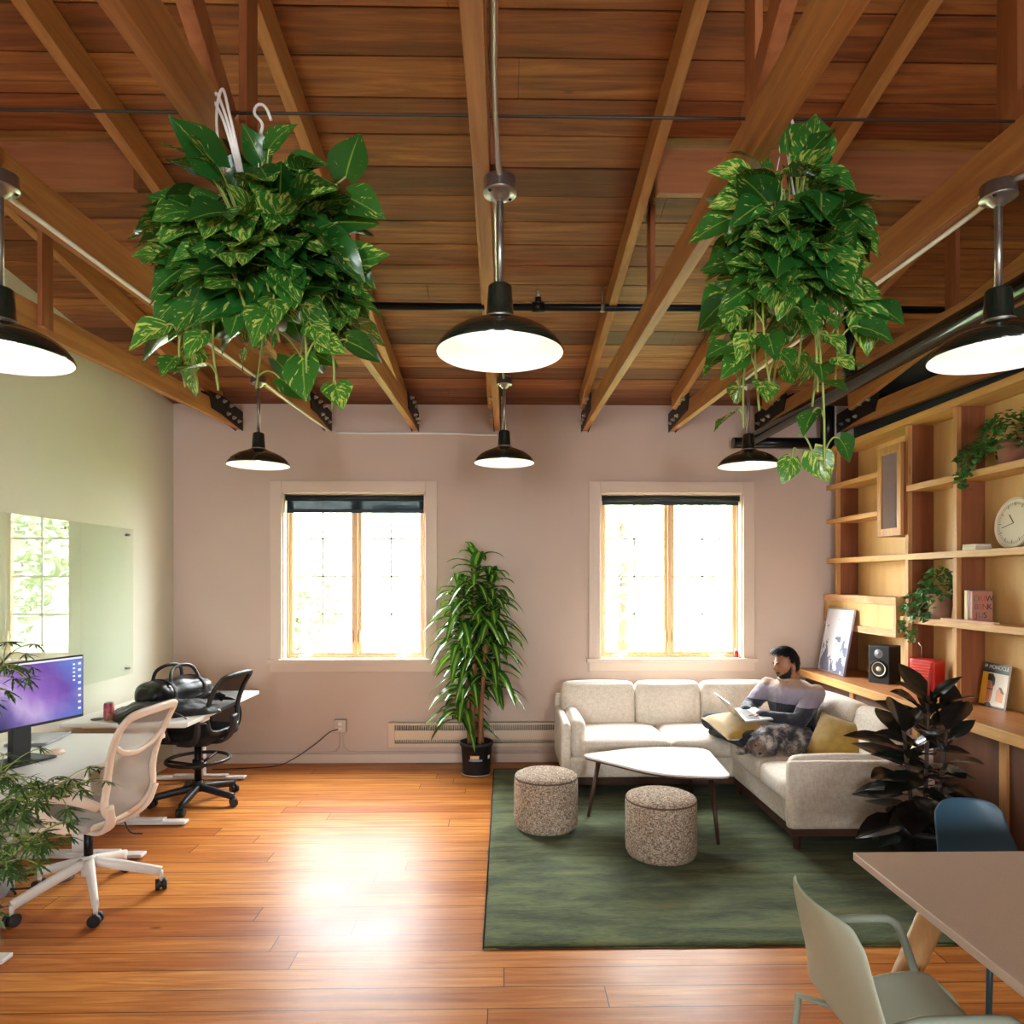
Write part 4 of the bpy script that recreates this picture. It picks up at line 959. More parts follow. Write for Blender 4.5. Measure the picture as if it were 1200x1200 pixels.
# upright books on the lower shelf (spines toward the room)
UB = lambda y: (radians(90), 0, 0)
book('book', 'cream upright book farthest back of the row on the lower shelf', (3.045, 4.475, 1.416), 0, (.13, .205, .026), '#e3cf9c', group='upright books on the lower shelf', up=(radians(90), 0, 0))
book('book', 'thin mauve upright book in the middle of the row on the lower shelf', (3.045, 4.445, 1.416), 0, (.13, .205, .02), '#8a6a78', group='upright books on the lower shelf', up=(radians(90), 0, 0))
bk = book('book', 'pink-brown book with big coloured letters, front of the lower-shelf row', (3.045, 4.421, 1.416), 0, (.135, .2, .022), '#b8806c', group='upright books on the lower shelf', up=(radians(90), 0, 0))
cols = ['#6f7a66', '#c8553a', '#c8553a', '#26282a', '#6b6470', '#c8553a', '#a03a2e', '#2c2a28', '#8a2a2a', '#5c7068', '#2a2430', '#c8803a']
for k, ch in enumerate('DREWBENKJUST'):
    i, j = k % 4, k//4
    text_mesh('cover_letter', ch, .052, plain('ink_'+cols[k].strip('#'), cols[k], .5), bk, Matrix.Translation((.027+i*.029, .152-j*.054, .0225)))
lath = MB(); lath.box((0, -.26, 0), (.035, .26, .014)); o = lath.build('board_strip', plain('pale_pink_board', '#d0a184', .55), bevel=.002); o.location = (3.002, 4.4, 1.4155); tag(o, 'thin pale board lying along the front of the lower shelf under the books', 'board')

# ------------------------------------------------------------------ left wall: glass board and what is on the desks
gb = thing('glass_board', 'frameless glass board pinned to the left wall above the desks', 'board', (XL, 4.2, .93))
m, g = newmat('clear_green_glass'); tr = g.n('BsdfTransparent'); tr.inputs[0].default_value = (.955, .985, .96, 1); gl = g.n('BsdfGlossy'); gl.inputs['Roughness'].default_value = .01; gl.inputs[0].default_value = (1, 1, 1, 1)
fr = g.n('Fresnel', IOR=1.75); geo = g.n('NewGeometry'); mx = g.n('MixShader'); g.set(mx.inputs[0], g.math('MULTIPLY', fr.outputs[0], g.math('SUBTRACT', 1, geo.outputs['Backfacing']))); g.t.links.new(tr.outputs[0], mx.inputs[1]); g.t.links.new(gl.outputs[0], mx.inputs[2]); g.t.links.new(mx.outputs[0], g.out.inputs[0])
b = MB(); b.box((.022, -1.25, 0), (.028, 1.4, 1.17)); b.build('glass', m, gb)
for y in (-1.2, -.35, .55, 1.34):
    for z in (.05, 1.12):
        if y in (-.35, .55) and z < 1: continue
        b = MB(); b.cyl((.001, y, z), (.036, y, z), .01, n=14); b.build('standoff', M_steel, gb)
DZ = .736
# monitor
mo = thing('monitor', 'large monitor showing a purple desktop picture on the near desk', 'monitor', (-2.52, 3.62, DZ), atan2(-.29, .95) if False else radians(-19))
m, g = newmat('purple_screen'); tc = g.n('TexCoord'); spu = g.n('SeparateXYZ'); g.t.links.new(tc.outputs['Object'], spu.inputs[0])
u = g.math('DIVIDE', g.math('ADD', spu.outputs[1], .3), .6); v = g.math('DIVIDE', g.math('SUBTRACT', spu.outputs[2], .2), .34)
wv = g.noise(g.coord('Object', (1, 3.2, 1.1)), 1.4, 4, .5, 1.2); s_ = g.math('ADD', g.math('ADD', g.math('MULTIPLY', u, .55), g.math('MULTIPLY', v, .35)), g.math('MULTIPLY', wv, .3))
col = g.ramp(s_, [(.24, lin('#2a2448')), (.4, lin('#6a5a94')), (.5, lin('#b49cc8')), (.62, lin('#8a62b0')), (.8, lin('#6a4a9c')), (1, lin('#5f74bc'))])
col = g.mix(g.ramp(g.math('SUBTRACT', u, v), [(.45, (0, 0, 0, 1)), (1.0, (1, 1, 1, 1))]), col, lin('#5a6cb4'))
em = g.n('Emission', Strength=SCREEN); g.set(em.inputs[0], col); gl = g.n('BsdfGlossy'); gl.inputs['Roughness'].default_value = .06; gl.inputs[0].default_value = (.04, .04, .04, 1); ad = g.n('AddShader'); g.t.links.new(em.outputs[0], ad.inputs[0]); g.t.links.new(gl.outputs[0], ad.inputs[1]); g.t.links.new(ad.outputs[0], g.out.inputs[0])
b = MB(); b.box((-.012, -.36, .18), (.008, .335, .53)); b.build('bezel', M_blackpl, mo, bevel=.003)
b = MB(); b.box((.008, -.352, .195), (.0095, .327, .522)); b.build('screen', m, mo)
M_icon = plain('screen_icon', '#d8d4e6', .4); me_, g = newmat('icon_glow'); em = g.n('Emission', Strength=SCREEN*1.1); em.inputs[0].default_value = lin('#d5d2e4'); g.t.links.new(em.outputs[0], g.out.inputs[0])
b = MB(); b.box((.0096, -.352, .512), (.0099, .327, .522)); b.build('menu_bar', me_, mo)
for k in range(8):
    b = MB(); b.box((.0097, .3, .478-k*.036), (.0101, .317, .491-k*.036)); b.build('desktop_icon', me_, mo)
for k in range(5):
    b = MB(); b.box((.0097, .268, .478-k*.022), (.0101, .282, .487-k*.022)); b.build('desktop_icon', me_, mo)
b = MB(); b.box((-.05, -.05, .06), (-.013, .05, .42)); b.build('stand_neck', M_blackpl, mo, bevel=.004); b = MB(); b.rbox((.2, .26, .014), .006, (-.03, -.0, .007)); b.box((-.05, -.05, .01), (-.02, .05, .09)); b.build('stand_base', M_blackpl, mo)
# closed silver laptop
lp = thing('closed_laptop', 'closed silver laptop lying on the near desk beyond the monitor', 'laptop', (-2.78, 4.12, DZ), radians(8))
b = MB(); b.rbox((.22, .31, .009), .004, (0, 0, .0055), n=6); b.build('base', plain('space_grey', '#8d8e92', .35, .7), lp); b = MB(); b.rbox((.22, .31, .005), .0024, (0, 0, .0126), n=6); b.build('lid', plain('space_grey', '#8d8e92', .35, .7), lp)
ms_ = thing('computer_mouse', 'small beige rounded mouse on the near desk', 'mouse', (-2.47, 3.78, DZ), radians(70)); b = MB(); b.ball((0, 0, .005), (.062, .036, .026)); b.v = [(x, y, max(z, 0)) for x, y, z in b.v]; b.build('shell', plain('beige_plastic', '#d9c4ac', .4), ms_)
b = MB(); b.cyl((-2.79, 4.72, DZ), (-2.79, 4.72, DZ+.006), .04, n=28); tag(b.build('cable_grommet', M_blackpl), 'round black cable grommet on the corner desk', 'grommet')
cn = thing('drink_can', 'pink and orange drink can on the corner desk beside the jacket', 'can', (-2.7, 4.7, DZ))
m, g = newmat('printed_can'); nn = g.noise(g.coord('Object', (1, 1, .6)), 22, 3); g.bsdf(g.ramp(nn, [(.38, lin('#a8385c')), (.5, lin('#c86a7c')), (.58, lin('#e0a05a')), (.68, lin('#7a6a9a'))]), .3, .3)
b = MB(); b.lathe([(.026, .0), (.033, .008), (.033, .105), (.027, .118)], 28); b.build('body', m, cn); b = MB(); b.lathe([(.0, .002), (.026, .0)], 28); b.lathe([(.027, .118), (.025, .12), (.023, .115), (0, .115)], 28); b.build('can_lid', M_bolt, cn)

# bag and jacket
M_leather = plain('black_leather', '#131315', .34, 0, 22, .2, .25, 30)
bag = thing('duffel_bag', 'shiny black duffel bag with arched handles on the corner desk', 'bag', (-2.5, 5.22, DZ), radians(70))
b = MB(); b.rbox((.56, .26, .2), .085, (0, 0, .1), puff=(.02, .015, .02), n=14)
o = b.build('body', M_leather, bag)
for v_ in o.data.vertices:
    p = v_.co; k = mnoise.noise(V((p.x*9, p.y*9, p.z*9)))*.5+mnoise.noise(V((p.x*22, p.y*22, p.z*14)))*.25
    v_.co += V((p.x*.4, p.y, max(p.z-.1, 0))).normalized()*k*.035
    if v_.co.z < .002: v_.co.z = .002
md = o.modifiers.new('s', 'SUBSURF'); md.levels = 1; md.render_levels = 1
for s in (-1, 1):
    b = MB(); ribbon(b, smooth_path([(-.13, s*.09, .17), (-.115, s*.075, .26), (-.06, s*.06, .3), (.02, s*.055, .31), (.1, s*.06, .29), (.14, s*.08, .22), (.15, s*.1, .16)], 6), (0, 1, 0), .028, .014); b.build('handle', M_leather, bag)
for x in (-.14, .15):
    b = MB(); pts = []
    for k in range(25): a = pi*k/24; pts.append((x, -.148*cos(a), .1+.118*sin(a)**.7 if 0 < k < 24 else .04))
    ribbon(b, pts, [V((0, -cos(pi*k/24), sin(pi*k/24))) for k in range(25)], .03, .008); b.build('strap', plain('bag_strap', '#2a2624', .6), bag)
jk = MB(); n1, n2 = 40, 26; vs = []
for j in range(n2+1):
    for i in range(n1+1):
        u, v = -1+2*i/n1, -1+2*j/n2; r_ = max(0, 1-(abs(u)**2.6+abs(v)**2.6))
        wob = .5+.5*mnoise.noise(V((u*2.1, v*2.6, 3.3)))
        hgt = .012+(r_**.5)*(.045+.07*wob+.02*mnoise.noise(V((u*6, v*7, 1))))
        if r_ <= 0: hgt = .002
        vs.append((u*.24+.03*mnoise.noise(V((v*2, 5, u))), v*.33+.03*mnoise.noise(V((u*2, 9, v))), hgt))
jk.add(vs, [(j*(n1+1)+i, j*(n1+1)+i+1, (j+1)*(n1+1)+i+1, (j+1)*(n1+1)+i) for j in range(n2) for i in range(n1)], True)
jt = thing('jacket', 'crumpled black jacket lying in front of the duffel bag', 'jacket', (-2.44, 4.93, DZ), radians(-52)); jk.build('body', plain('black_nylon', '#101113', .45, 0, 30, .2), jt)
b = MB(); b.tube(smooth_path([(-.1, .25, .05), (-.13, .33, .08), (-.16, .4, .07), (-.15, .45, .04)], 5), [.03]*16, 12); b.build('sleeve', plain('black_nylon', '#101113', .45), jt)
b = MB(); ribbon(b, smooth_path([(.16, -.05, .09), (.24, -.02, .06), (.3, .05, .02), (.32, .12, -.04), (.3, .2, -.05)], 6), (0, .3, 1), .03, .006); b.build('strap', M_leather, jt)

# ------------------------------------------------------------------ power, cables, heater
ht = thing('baseboard_heater', 'cream baseboard heater on the end wall behind the tall potted plant', 'heater', (0, YW, .16)); M_heat = plain('cream_heater_enamel', '#d9c2a6', .4)
hx0, hx1 = -1.06, 1.3
b = MB(); b.box((hx0, -.012, 0), (hx1, 0, .215)); b.build('back_plate', M_heat, ht)
b = MB(); b.box((hx0+.04, -.065, .065), (hx1, -.055, .15)); b.box((hx0+.04, -.066, .06), (hx1, -.04, .066)); b.build('front_panel', M_heat, ht, bevel=.002)
b = MB(); b.box((hx0, -.07, .2), (hx1, 0, .215)); b.build('top_rail', M_heat, ht); b = MB(); b.box((hx0, -.07, 0), (hx1, -.0, .03)); b.build('bottom_rail', M_heat, ht)
b = MB(); b.box((hx0-.01, -.074, -.004), (hx0+.05, -.0, .219)); b.build('end_cap', M_heat, ht, bevel=.003)
b = MB()
for k in range(110): x = hx0+.07+k*.0205; b.box((x, -.05, .04), (x+.002, -.014, .19))
o = b.build('fins', plain('heater_fins', '#4a4038', .6, .5), ht); o['kind'] = 'stuff'
ob = thing('power_outlet', 'surface-mounted steel outlet box low on the end wall', 'outlet', (-1.515, YW, .345))
b = MB(); b.box((-.055, -.04, -.06), (.055, 0, .06)); b.build('box', plain('outlet_box', '#b5a89a', .4, .4), ob, bevel=.004); b = MB(); b.box((-.05, -.043, -.055), (.05, -.04, .055)); b.build('cover_plate', plain('outlet_plate', '#c9bcae', .35, .4), ob)
for z in (.022, -.022):
    b = MB(); b.rbox((.034, .006, .03), .003, (0, -.045, z)); b.build('socket', M_white, ob)
def cable(pts, r, mat, label, name='cable', group=None):
    b = MB(); b.tube(smooth_path(pts, 7), r, 8); return tag(b.build(name, mat), label, 'cable', group)
cable([(-1.53, YW-.054, .32), (-1.6, YW-.09, .3), (-1.72, 6.22, .2), (-1.9, 6.18, .08), (-2.05, 6.16, .02), (-2.3, 6.14, .007), (-2.6, 6.1, .007)], .0045, M_blackpl, 'black power cable drooping from the outlet to the floor')
cable([(-1.53, YW-.009, .283), (-1.53, YW-.009, .16), (-1.56, YW-.009, .12), (-1.62, YW-.009, .1), (-2.2, YW-.009, .1), (-3.0, YW-.009, .1)], .006, M_plaster, 'painted wire dropping from the left of the outlet and running left along the wall', 'wire')
cable([(-1.49, YW-.009, .283), (-1.49, YW-.009, .17), (-1.46, YW-.009, .125), (-1.4, YW-.009, .1), (-1.1, YW-.009, .1), (.3, YW-.009, .1)], .006, M_plaster, 'painted wire dropping from the right of the outlet and running right along the wall', 'wire')
cable([(-2.62, 3.7, .012), (-2.75, 3.85, .015), (-2.6, 4.0, .012), (-2.45, 3.92, .011), (-2.5, 3.78, .02), (-2.7, 3.74, .024), (-2.8, 3.9, .026), (-2.62, 4.05, .02)], .006, M_blackpl, 'tangled black cable on the floor under the near desk')
cable([(-2.6, 4.3, .6), (-2.58, 4.4, .45), (-2.55, 4.45, .3), (-2.5, 4.5, .15), (-2.46, 4.52, .04), (-2.4, 4.56, .012)], .005, M_blackpl, 'black cable hanging down between the two desks')
pc = thing('storage_bin', 'translucent grey plastic bin under the near desk by the wall', 'bin', (-2.8, 3.55, 0), 0); M_bin = plain('grey_bin', '#9a9b9c', .35)
b = MB(); b.prism(rounded_poly([(-.15, -.25, .06), (.13, -.25, .06), (.13, .25, .06), (-.15, .25, .06)], 5), .38, Matrix.Translation((0, 0, 0))); b.build('body', M_bin, pc); b = MB(); b.prism(rounded_poly([(-.165, -.265, .06), (.145, -.265, .06), (.145, .265, .06), (-.165, .265, .06)], 5), .03, Matrix.Translation((0, 0, .38))); b.build('lid', plain('pale_bin_lid', '#c3c3c2', .4), pc, bevel=.004)
sb = thing('sill_bottle', 'small red bottle standing at the right end of the right window sill', 'bottle', (2.17, YW+.05, .956)); b = MB(); b.lathe([(0, 0), (.02, 0), (.022, .01), (.022, .05), (.012, .065)], 18); b.build('body', plain('red_bottle', '#b5322c', .3), sb); b = MB(); b.lathe([(.012, .065), (.013, .068), (.013, .085), (0, .086)], 16); b.build('cap', plain('pale_cap', '#d8c0b4', .4), sb)
# coil of white cord hung on the third truss
b = MB()
for k in range(3): b.tube(smooth_path([(-.81+.012*k, 1.93, 2.86-.015*k), (-.83+.014*k, 1.915, 2.94), (-.835+.018*k, 1.91, 3.0+.008*k), (-.82+.018*k, 1.91, 3.035+.012*k), (-.79+.012*k, 1.91, 2.99), (-.768+.008*k, 1.92, 2.92), (-.75+.006*k, 1.93, 2.84)], 6), .0042, 8)
tag(b.build('cord_coil', M_white), 'loops of thick white cord hanging above the larger pothos', 'cord')
# ------------------------------------------------------------------ plants
def leaf_mat(name, dark, mid, splash=None, thr=.6, rough=.32, trans=.25, stripe=None, tcol=None):
    m, g = newmat(name); tc = g.n('TexCoord'); sp_ = g.n('SeparateXYZ'); g.t.links.new(tc.outputs['UV'], sp_.inputs[0])
    idx = g.math('FLOOR', g.math('DIVIDE', sp_.outputs[0], 4)); u = g.math('SUBTRACT', g.math('SUBTRACT', sp_.outputs[0], g.math('MULTIPLY', idx, 4)), 1.5); v = sp_.outputs[1]
    wn = g.n('TexWhiteNoise', noise_dimensions='1D'); g.set(wn.inputs['W'], idx)
    au = g.math('ABSOLUTE', u)
    cv = g.n('CombineXYZ'); g.set(cv.inputs[0], g.math('ADD', g.math('MULTIPLY', u, 1.5), g.math('MULTIPLY', idx, 7.3))); g.set(cv.inputs[1], g.math('MULTIPLY', g.math('SUBTRACT', v, g.math('MULTIPLY', au, .5)), 6)); g.set(cv.inputs[2], g.math('MULTIPLY', idx, 3.1))
    nz = g.noise(cv.outputs[0], 1.5, 4, .62, .3)
    c = g.mix(wn.outputs['Value'], lin(dark), lin(mid))
    if stripe:
        f = g.ramp(g.math('ADD', au, g.math('MULTIPLY', nz, .25)), [(.34, (1, 1, 1, 1)), (.46, (0, 0, 0, 1))]); c = g.mix(f, c, lin(stripe))
    elif splash:
        f = g.math('ADD', nz, g.math('MULTIPLY', g.math('SUBTRACT', wn.outputs['Value'], .5), .16)); f = g.ramp(f, [(thr-.02, (0, 0, 0, 1)), (thr+.03, (1, 1, 1, 1))]); c = g.mix(f, c, lin(splash))
        rib = g.ramp(au, [(.02, (1, 1, 1, 1)), (.06, (0, 0, 0, 1))]); c = g.mix(g.math('MULTIPLY', rib, .5), c, lin('#9cb84a'))
    p = g.bsdf(c, rough, 0, g.bump(nz, .1, .003)); p.inputs['Specular IOR Level'].default_value = .5
    tl = g.n('BsdfTranslucent'); g.set(tl.inputs[0], g.mix(.5, c, lin(tcol or '#8fbf3a'))); mx = g.n('MixShader'); mx.inputs[0].default_value = trans
    g.t.links.new(p.outputs[0], mx.inputs[1]); g.t.links.new(tl.outputs[0], mx.inputs[2]); g.t.links.new(mx.outputs[0], g.out.inputs[0]); return m
LEAF_N = [0]
def merge(f, s):
    o = len(f.v); f.v += s.v; f.f += [tuple(i+o for i in q) for q in s.f]; f.sm += s.sm; f.mi += [1]*len(s.f)
def add_leaf(b, base, d, up, L, W, prof, droop=.15, fold=.25, wave=0, rr=R, lobes=0):
    """leaf blade from base along d; prof = [(v, halfwidth)] with halfwidth in units of W"""
    LEAF_N[0] += 1; i0 = LEAF_N[0] % 97
    Mx = Matrix.Translation(base) @ frame_from(d, up); vs = []; uv = []; fs = []
    for r_, (v, hw) in enumerate(prof):
        for k in range(-2, 3):
            s = k/2; x = s*hw*W; y = v*L-(lobes*L*abs(s)**1.5 if r_ == 0 else (lobes*.45*L*abs(s)**1.5 if r_ == 1 else 0))
            z = fold*abs(x)-droop*L*v*v*1.2+wave*W*sin(v*9+s*3)*abs(s)
            vs.append((x, y, z)); uv.append((i0*4+1.5+s, v))
    m = len(prof)
    for r_ in range(m-1):
        for k in range(4): fs.append((r_*5+k, r_*5+k+1, (r_+1)*5+k+1, (r_+1)*5+k))
    b.add(vs, fs, True, uv, Mx)
HEART = [(0, .34), (.07, .62), (.2, .82), (.36, .84), (.54, .68), (.72, .44), (.88, .19), (1, .01)]
OVATE = [(0, .08), (.08, .3), (.22, .64), (.42, .86), (.62, .8), (.8, .52), (.92, .24), (1, .02)]
STRAP = [(0, .35), (.1, .45), (.25, .75), (.45, 1), (.65, .95), (.82, .62), (.93, .3), (1, .02)]
def bent(p, q, sag=.0, n=6):
    p, q = V(p), V(q); return [p.lerp(q, k/n)+V((0, 0, sag*4*(k/n)*(1-k/n))) for k in range(n+1)]
M_pothos = leaf_mat('pothos_leaf', '#164a1d', '#357a2b', '#bcc560', .6, .26, .2)
M_pstem = plain('pale_green_stem', '#8fa04e', .5); M_potpl = plain('olive_nursery_pot', '#6f6a48', .55)
def pothos(name, label, loc, hook_dx, spec):
    rr = random.Random(spec['seed']); t = thing(name, label, 'plant', loc, 0, 'hanging pothos plants'); B = V((0, 0, 0))
    pr, ph = spec['pot']
    b = MB(); b.lathe([(0, -ph), (pr*.78, -ph), (pr*.8, -ph+.01), (pr, -.015), (pr*1.06, -.012), (pr*1.06, 0), (pr*.98, 0), (pr*.96, -.02), (0, -.02)], 32); b.build('pot', M_potpl, t, fix=True)
    if spec.get('tag'):
        b = MB(); a = radians(-98); c = V((cos(a)*pr*1.02, sin(a)*pr*1.02, -.03)); b.box((c.x-.022, c.y-.004, c.z-.012), (c.x+.022, c.y-.001, c.z+.014)); b.build('pot_label', M_white, t)
    hk = V((hook_dx, .03, spec['hook'])); b = MB()
    for k in range(3): a = .6+2*pi*k/3; b.tube([(pr*1.03*cos(a), pr*1.03*sin(a), -.005), hk-V((0, 0, .045))], .0018, 6)
    b.build('hanger_wire', M_white, t)
    b = MB(); b.tube(smooth_path([hk-V((0, 0, .06)), hk-V((-.004, 0, .03)), hk+V((-.018, 0, .0)), hk+V((-.012, 0, .022)), hk+V((.004, 0, .026)), hk+V((.018, 0, .012)), hk+V((.03, 0, -.018))], 6), .0045, 8); b.build('hook', M_white, t)
    f = MB(); s = MB()
    def leaf(p0, p1, L, out, fl=0):
        """petiole p0->p1 and a blade at p1"""
        d = V(out); s.tube(bent(p0, p1, .02), .0028, 5, cap=False)
        up = V((rr.uniform(-.4, .4), rr.uniform(-.7, .1), 1)) if not fl else V((rr.uniform(-.5, .5), -1, .35))
        add_leaf(f, p1, d, up, L, L*rr.uniform(.46, .56), HEART, rr.uniform(.05, .3), rr.uniform(.05, .4), rr.uniform(0, .08), rr, .16)
    rx, rz0, rz1 = spec['rx'], spec['low'], spec['top']
    for i in range(spec['n_top']):
        a = rr.uniform(0, 2*pi); e = rr.uniform(-.75, 1.0); q = rr.uniform(.5, 1)**.6
        ce = sqrt(max(0, 1-e*e)) if e > 0 else 1
        p1 = V((cos(a)*rx*ce*q, sin(a)*rx*ce*q*.92, .02+e*(rz1 if e > 0 else -rz0*.75)*q)); p0 = V((cos(a)*pr*.6, sin(a)*pr*.6, -.01))
        o = V((cos(a)*ce, sin(a)*ce, rr.uniform(-.85, .35)+.3*e)); tw = rr.uniform(-.5, .5); o = V((o.x*cos(tw)-o.y*sin(tw), o.x*sin(tw)+o.y*cos(tw), o.z))
        leaf(p0, p1, rr.uniform(*spec['L']), o, i % 3 == 0)
    for i in range(spec['n_top']//5):
        a = radians(-90)+rr.uniform(-1.2, 1.2); p1 = V((cos(a)*pr*1.5, sin(a)*pr*1.35, rr.uniform(-ph*.9, .06))); leaf(V((cos(a)*pr, sin(a)*pr, 0)), p1, rr.uniform(*spec['L']), (cos(a)+rr.uniform(-.8, .8), -.3, rr.uniform(-1, .1)), 1)
    for vi, (a, rad, zl, n) in enumerate(spec['vines']):
        pts = [V((cos(a)*pr*.9, sin(a)*pr*.9, .0)), V((cos(a)*(pr*1.3+rad*.3), sin(a)*(pr*1.3+rad*.3), .03)), V((cos(a)*(pr+rad*.8), sin(a)*(pr+rad*.8), zl*.35)), V((cos(a+.1)*(pr+rad), sin(a+.1)*(pr+rad), zl*.7)), V((cos(a+.2)*(pr+rad*.9), sin(a+.2)*(pr+rad*.9), zl))]
        path = smooth_path(pts, 8); s.tube(path, .0032, 6)
        for k in range(n):
            q = (k+.6)/n; p0 = path[min(len(path)-1, int(q*(len(path)-1)))]; aa = a+rr.uniform(-1.5, 1.5); p1 = p0+V((cos(aa)*.05, sin(aa)*.05, rr.uniform(.0, .05)))*rr.uniform(.6, 1.3)
            leaf(p0, p1, rr.uniform(spec['L'][0], spec['L'][1])*(1-.25*q), (cos(aa), sin(aa), rr.uniform(-1.2, -.2)), k % 2)
    for p0, p1, L, o in spec.get('extra', []): leaf(V(p0), V(p1), L, o, 1)
    f.build('foliage', M_pothos, t); s.build('stems', M_pstem, t)
    return t
rv = random.Random(11)
pothos('hanging_pothos', 'broad hanging pothos with variegated leaves under white cord loops, left of centre', (-.7, 1.98, 2.62), -.015,
  dict(seed=4, pot=(.085, .19), tag=True, hook=.44, rx=.235, low=-.3, top=.27, n_top=185, L=(.09, .15),
       vines=[(rv.uniform(0, .5)+2*pi*k/13, rv.uniform(.04, .14), rv.uniform(-.42, -.16), 6) for k in range(13)]+[(pi*1.12, .13, -.4, 5), (-.35, .14, -.44, 5)],
       extra=[((.1, -.02, .05), (.24, 0, .24), .14, (.25, -.1, 1)), ((.1, 0, .05), (.25, -.02, .17), .13, (.5, -.2, -.3)), ((0, 0, .1), (.03, -.03, .3), .1, (.5, -.3, .5)), ((0, 0, .1), (.0, 0, .28), .1, (-.2, -.4, .5)), ((.02, 0, -.2), (.13, -.05, -.3), .13, (.1, -.2, -1)), ((-.1, 0, 0), (-.22, -.05, -.02), .12, (-1, -.3, .1))]))
pothos('hanging_pothos', 'narrow hanging pothos with long trailing vines, right of centre', (.83, 1.98, 2.66), -.005,
  dict(seed=9, pot=(.075, .17), hook=.4, rx=.165, low=-.4, top=.26, n_top=120, L=(.085, .135),
       vines=[(rv.uniform(0, .5)+2*pi*k/11, rv.uniform(.02, .08), rv.uniform(-.5, -.25), 7) for k in range(11)]+[(-1.2, .04, -.66, 8), (-.1, .13, -.3, 5), (pi*1.05, .09, -.36, 6)],
       extra=[((0, 0, .05), (.06, 0, .26), .14, (.12, -.1, 1)), ((0, 0, .05), (.0, 0, .28), .13, (.7, -.1, .8)), ((-.02, 0, .05), (-.13, -.02, .2), .11, (-1, -.2, .3)), ((.1, 0, -.2), (.19, -.05, -.19), .13, (.1, -.2, -1)), ((.12, 0, -.25), (.22, 0, -.17), .11, (1, -.2, -.1)), ((0, -.05, -.55), (.04, -.06, -.6), .1, (.5, -.2, -1)), ((0, -.05, -.6), (-.02, -.06, -.62), .08, (-.4, -.2, -1))]))

# tall dracaena
dt = thing('corn_plant', 'tall corn plant with arching striped leaves in a black pot between the windows', 'plant', (-.25, 5.96, 0)); rr = random.Random(21)
b = MB(); b.lathe([(0, .0), (.115, 0), (.118, .01), (.135, .25), (.145, .252), (.145, .285), (.134, .285), (.132, .25), (0, .25)], 36); dpot = b.build('pot', M_blackpl, dt, fix=True)
b = MB(); b.lathe([(0, .002), (.135, .002), (.148, .02), (.144, .021), (.131, .006), (0, .006)], 32); b.build('saucer', plain('clear_saucer', '#b3906c', .2), dt)
M_tag = plain('paper_tag', '#d8b48a', .6)
def label_patch(a0, a1, z0, z1, mat, r=.1325):
    b = MB(); n = 6; vs = []
    for k in range(n+1):
        a = a0+(a1-a0)*k/n; rz = r
        for z in (z0, z1): q = .118+.017*(z/.25)+.0012; vs.append((q*cos(a), q*sin(a), z))
    b.add(vs, [(2*k, 2*k+2, 2*k+3, 2*k+1) for k in range(n)]); b.build('pot_label', mat, dpot)
label_patch(radians(-112), radians(-78), .155, .185, M_tag); label_patch(radians(-118), radians(-65), .135, .152, plain('blue_grey_tag', '#7f97a8', .6)); label_patch(radians(-40), radians(-28), .15, .18, M_white)
b = MB(); b.lathe([(.131, .252), (.06, .262), (0, .258)], 24); b.build('soil', plain('potting_soil', '#2c2018', .95, 0, 60, .3), dt)
M_cane = wood('dracaena_cane', '#6f4a2c', '#a87b4c', 'z', 6, .8, .3, 3, knots=False)
M_drac = leaf_mat('corn_plant_leaf', '#184a20', '#2f6a28', None, .6, .27, .18, stripe='#8fb83e')
canes = [(-.03, -.03, 1.64, .02), (.05, .02, 1.0, -.1), (-.02, .05, .62, -.1), (.03, -.04, 1.5, .1), (-.06, .0, 1.42, -.08), (.02, .03, 1.1, .1)]
fol = MB(); cn_ = MB()
def strap(base, az, el, L, W, g_):
    i0 = (LEAF_N[0] % 97); LEAF_N[0] += 1; n = 9; vs = []; uv = []; d = V((cos(az), sin(az), 0)); side = V((-sin(az), cos(az), 0))
    for k in range(n+1):
        s = k/n; hz = s*cos(el)*L*(1-.12*g_*s); vz = s*sin(el)*L-g_*L*s*s; p = V(base)+d*hz+V((0, 0, vz)); p.y = min(p.y, YW-.05-5.96)
        w = W*(.35+.65*sin(pi*min(1, s*1.0+.12)**.75) if s < 1 else .02)
        if s > .88: w = W*max(.02, (1-s)/.12*.42)
        nn = V((-d.x*sin(el-2*g_*s), -d.y*sin(el-2*g_*s), cos(el-2*g_*s)))
        for q in (-1, -.5, 0, .5, 1): vs.append(p+side*(q*w)+nn*(abs(q)*w*.25)); uv.append((i0*4+1.5+q, s))
    fol.add(vs, [(k*5+q, k*5+q+1, (k+1)*5+q+1, (k+1)*5+q) for k in range(n) for q in range(4)], True, uv)
for ci, (x, y, h, dx) in enumerate(canes):
    path = smooth_path([(x, y, .24), (x+dx*.3, y, .24+h*.4), (x+dx, y*.8, .24+h)], 6); b = MB(); b.tube(path, [.02-.006*k/len(path) for k in range(len(path))], 10); b.build('cane', M_cane, dt)
    top = path[-1]; n = 50 if h > 1.3 else 34
    for k in range(n):
        q = k/n; p = V((top.x, top.y, top.z-(1-q)*(.62 if h > 1 else .42))); az = k*2.4+rr.uniform(-.3, .3); el = radians(8+26*q+(22 if q > .86 else 0)+rr.uniform(-16, 16)); strap(p, az, el, rr.uniform(.3, .42), rr.uniform(.04, .054), rr.uniform(.5, .85)*(1-.1*q))
fol.build('foliage', M_drac, dt)

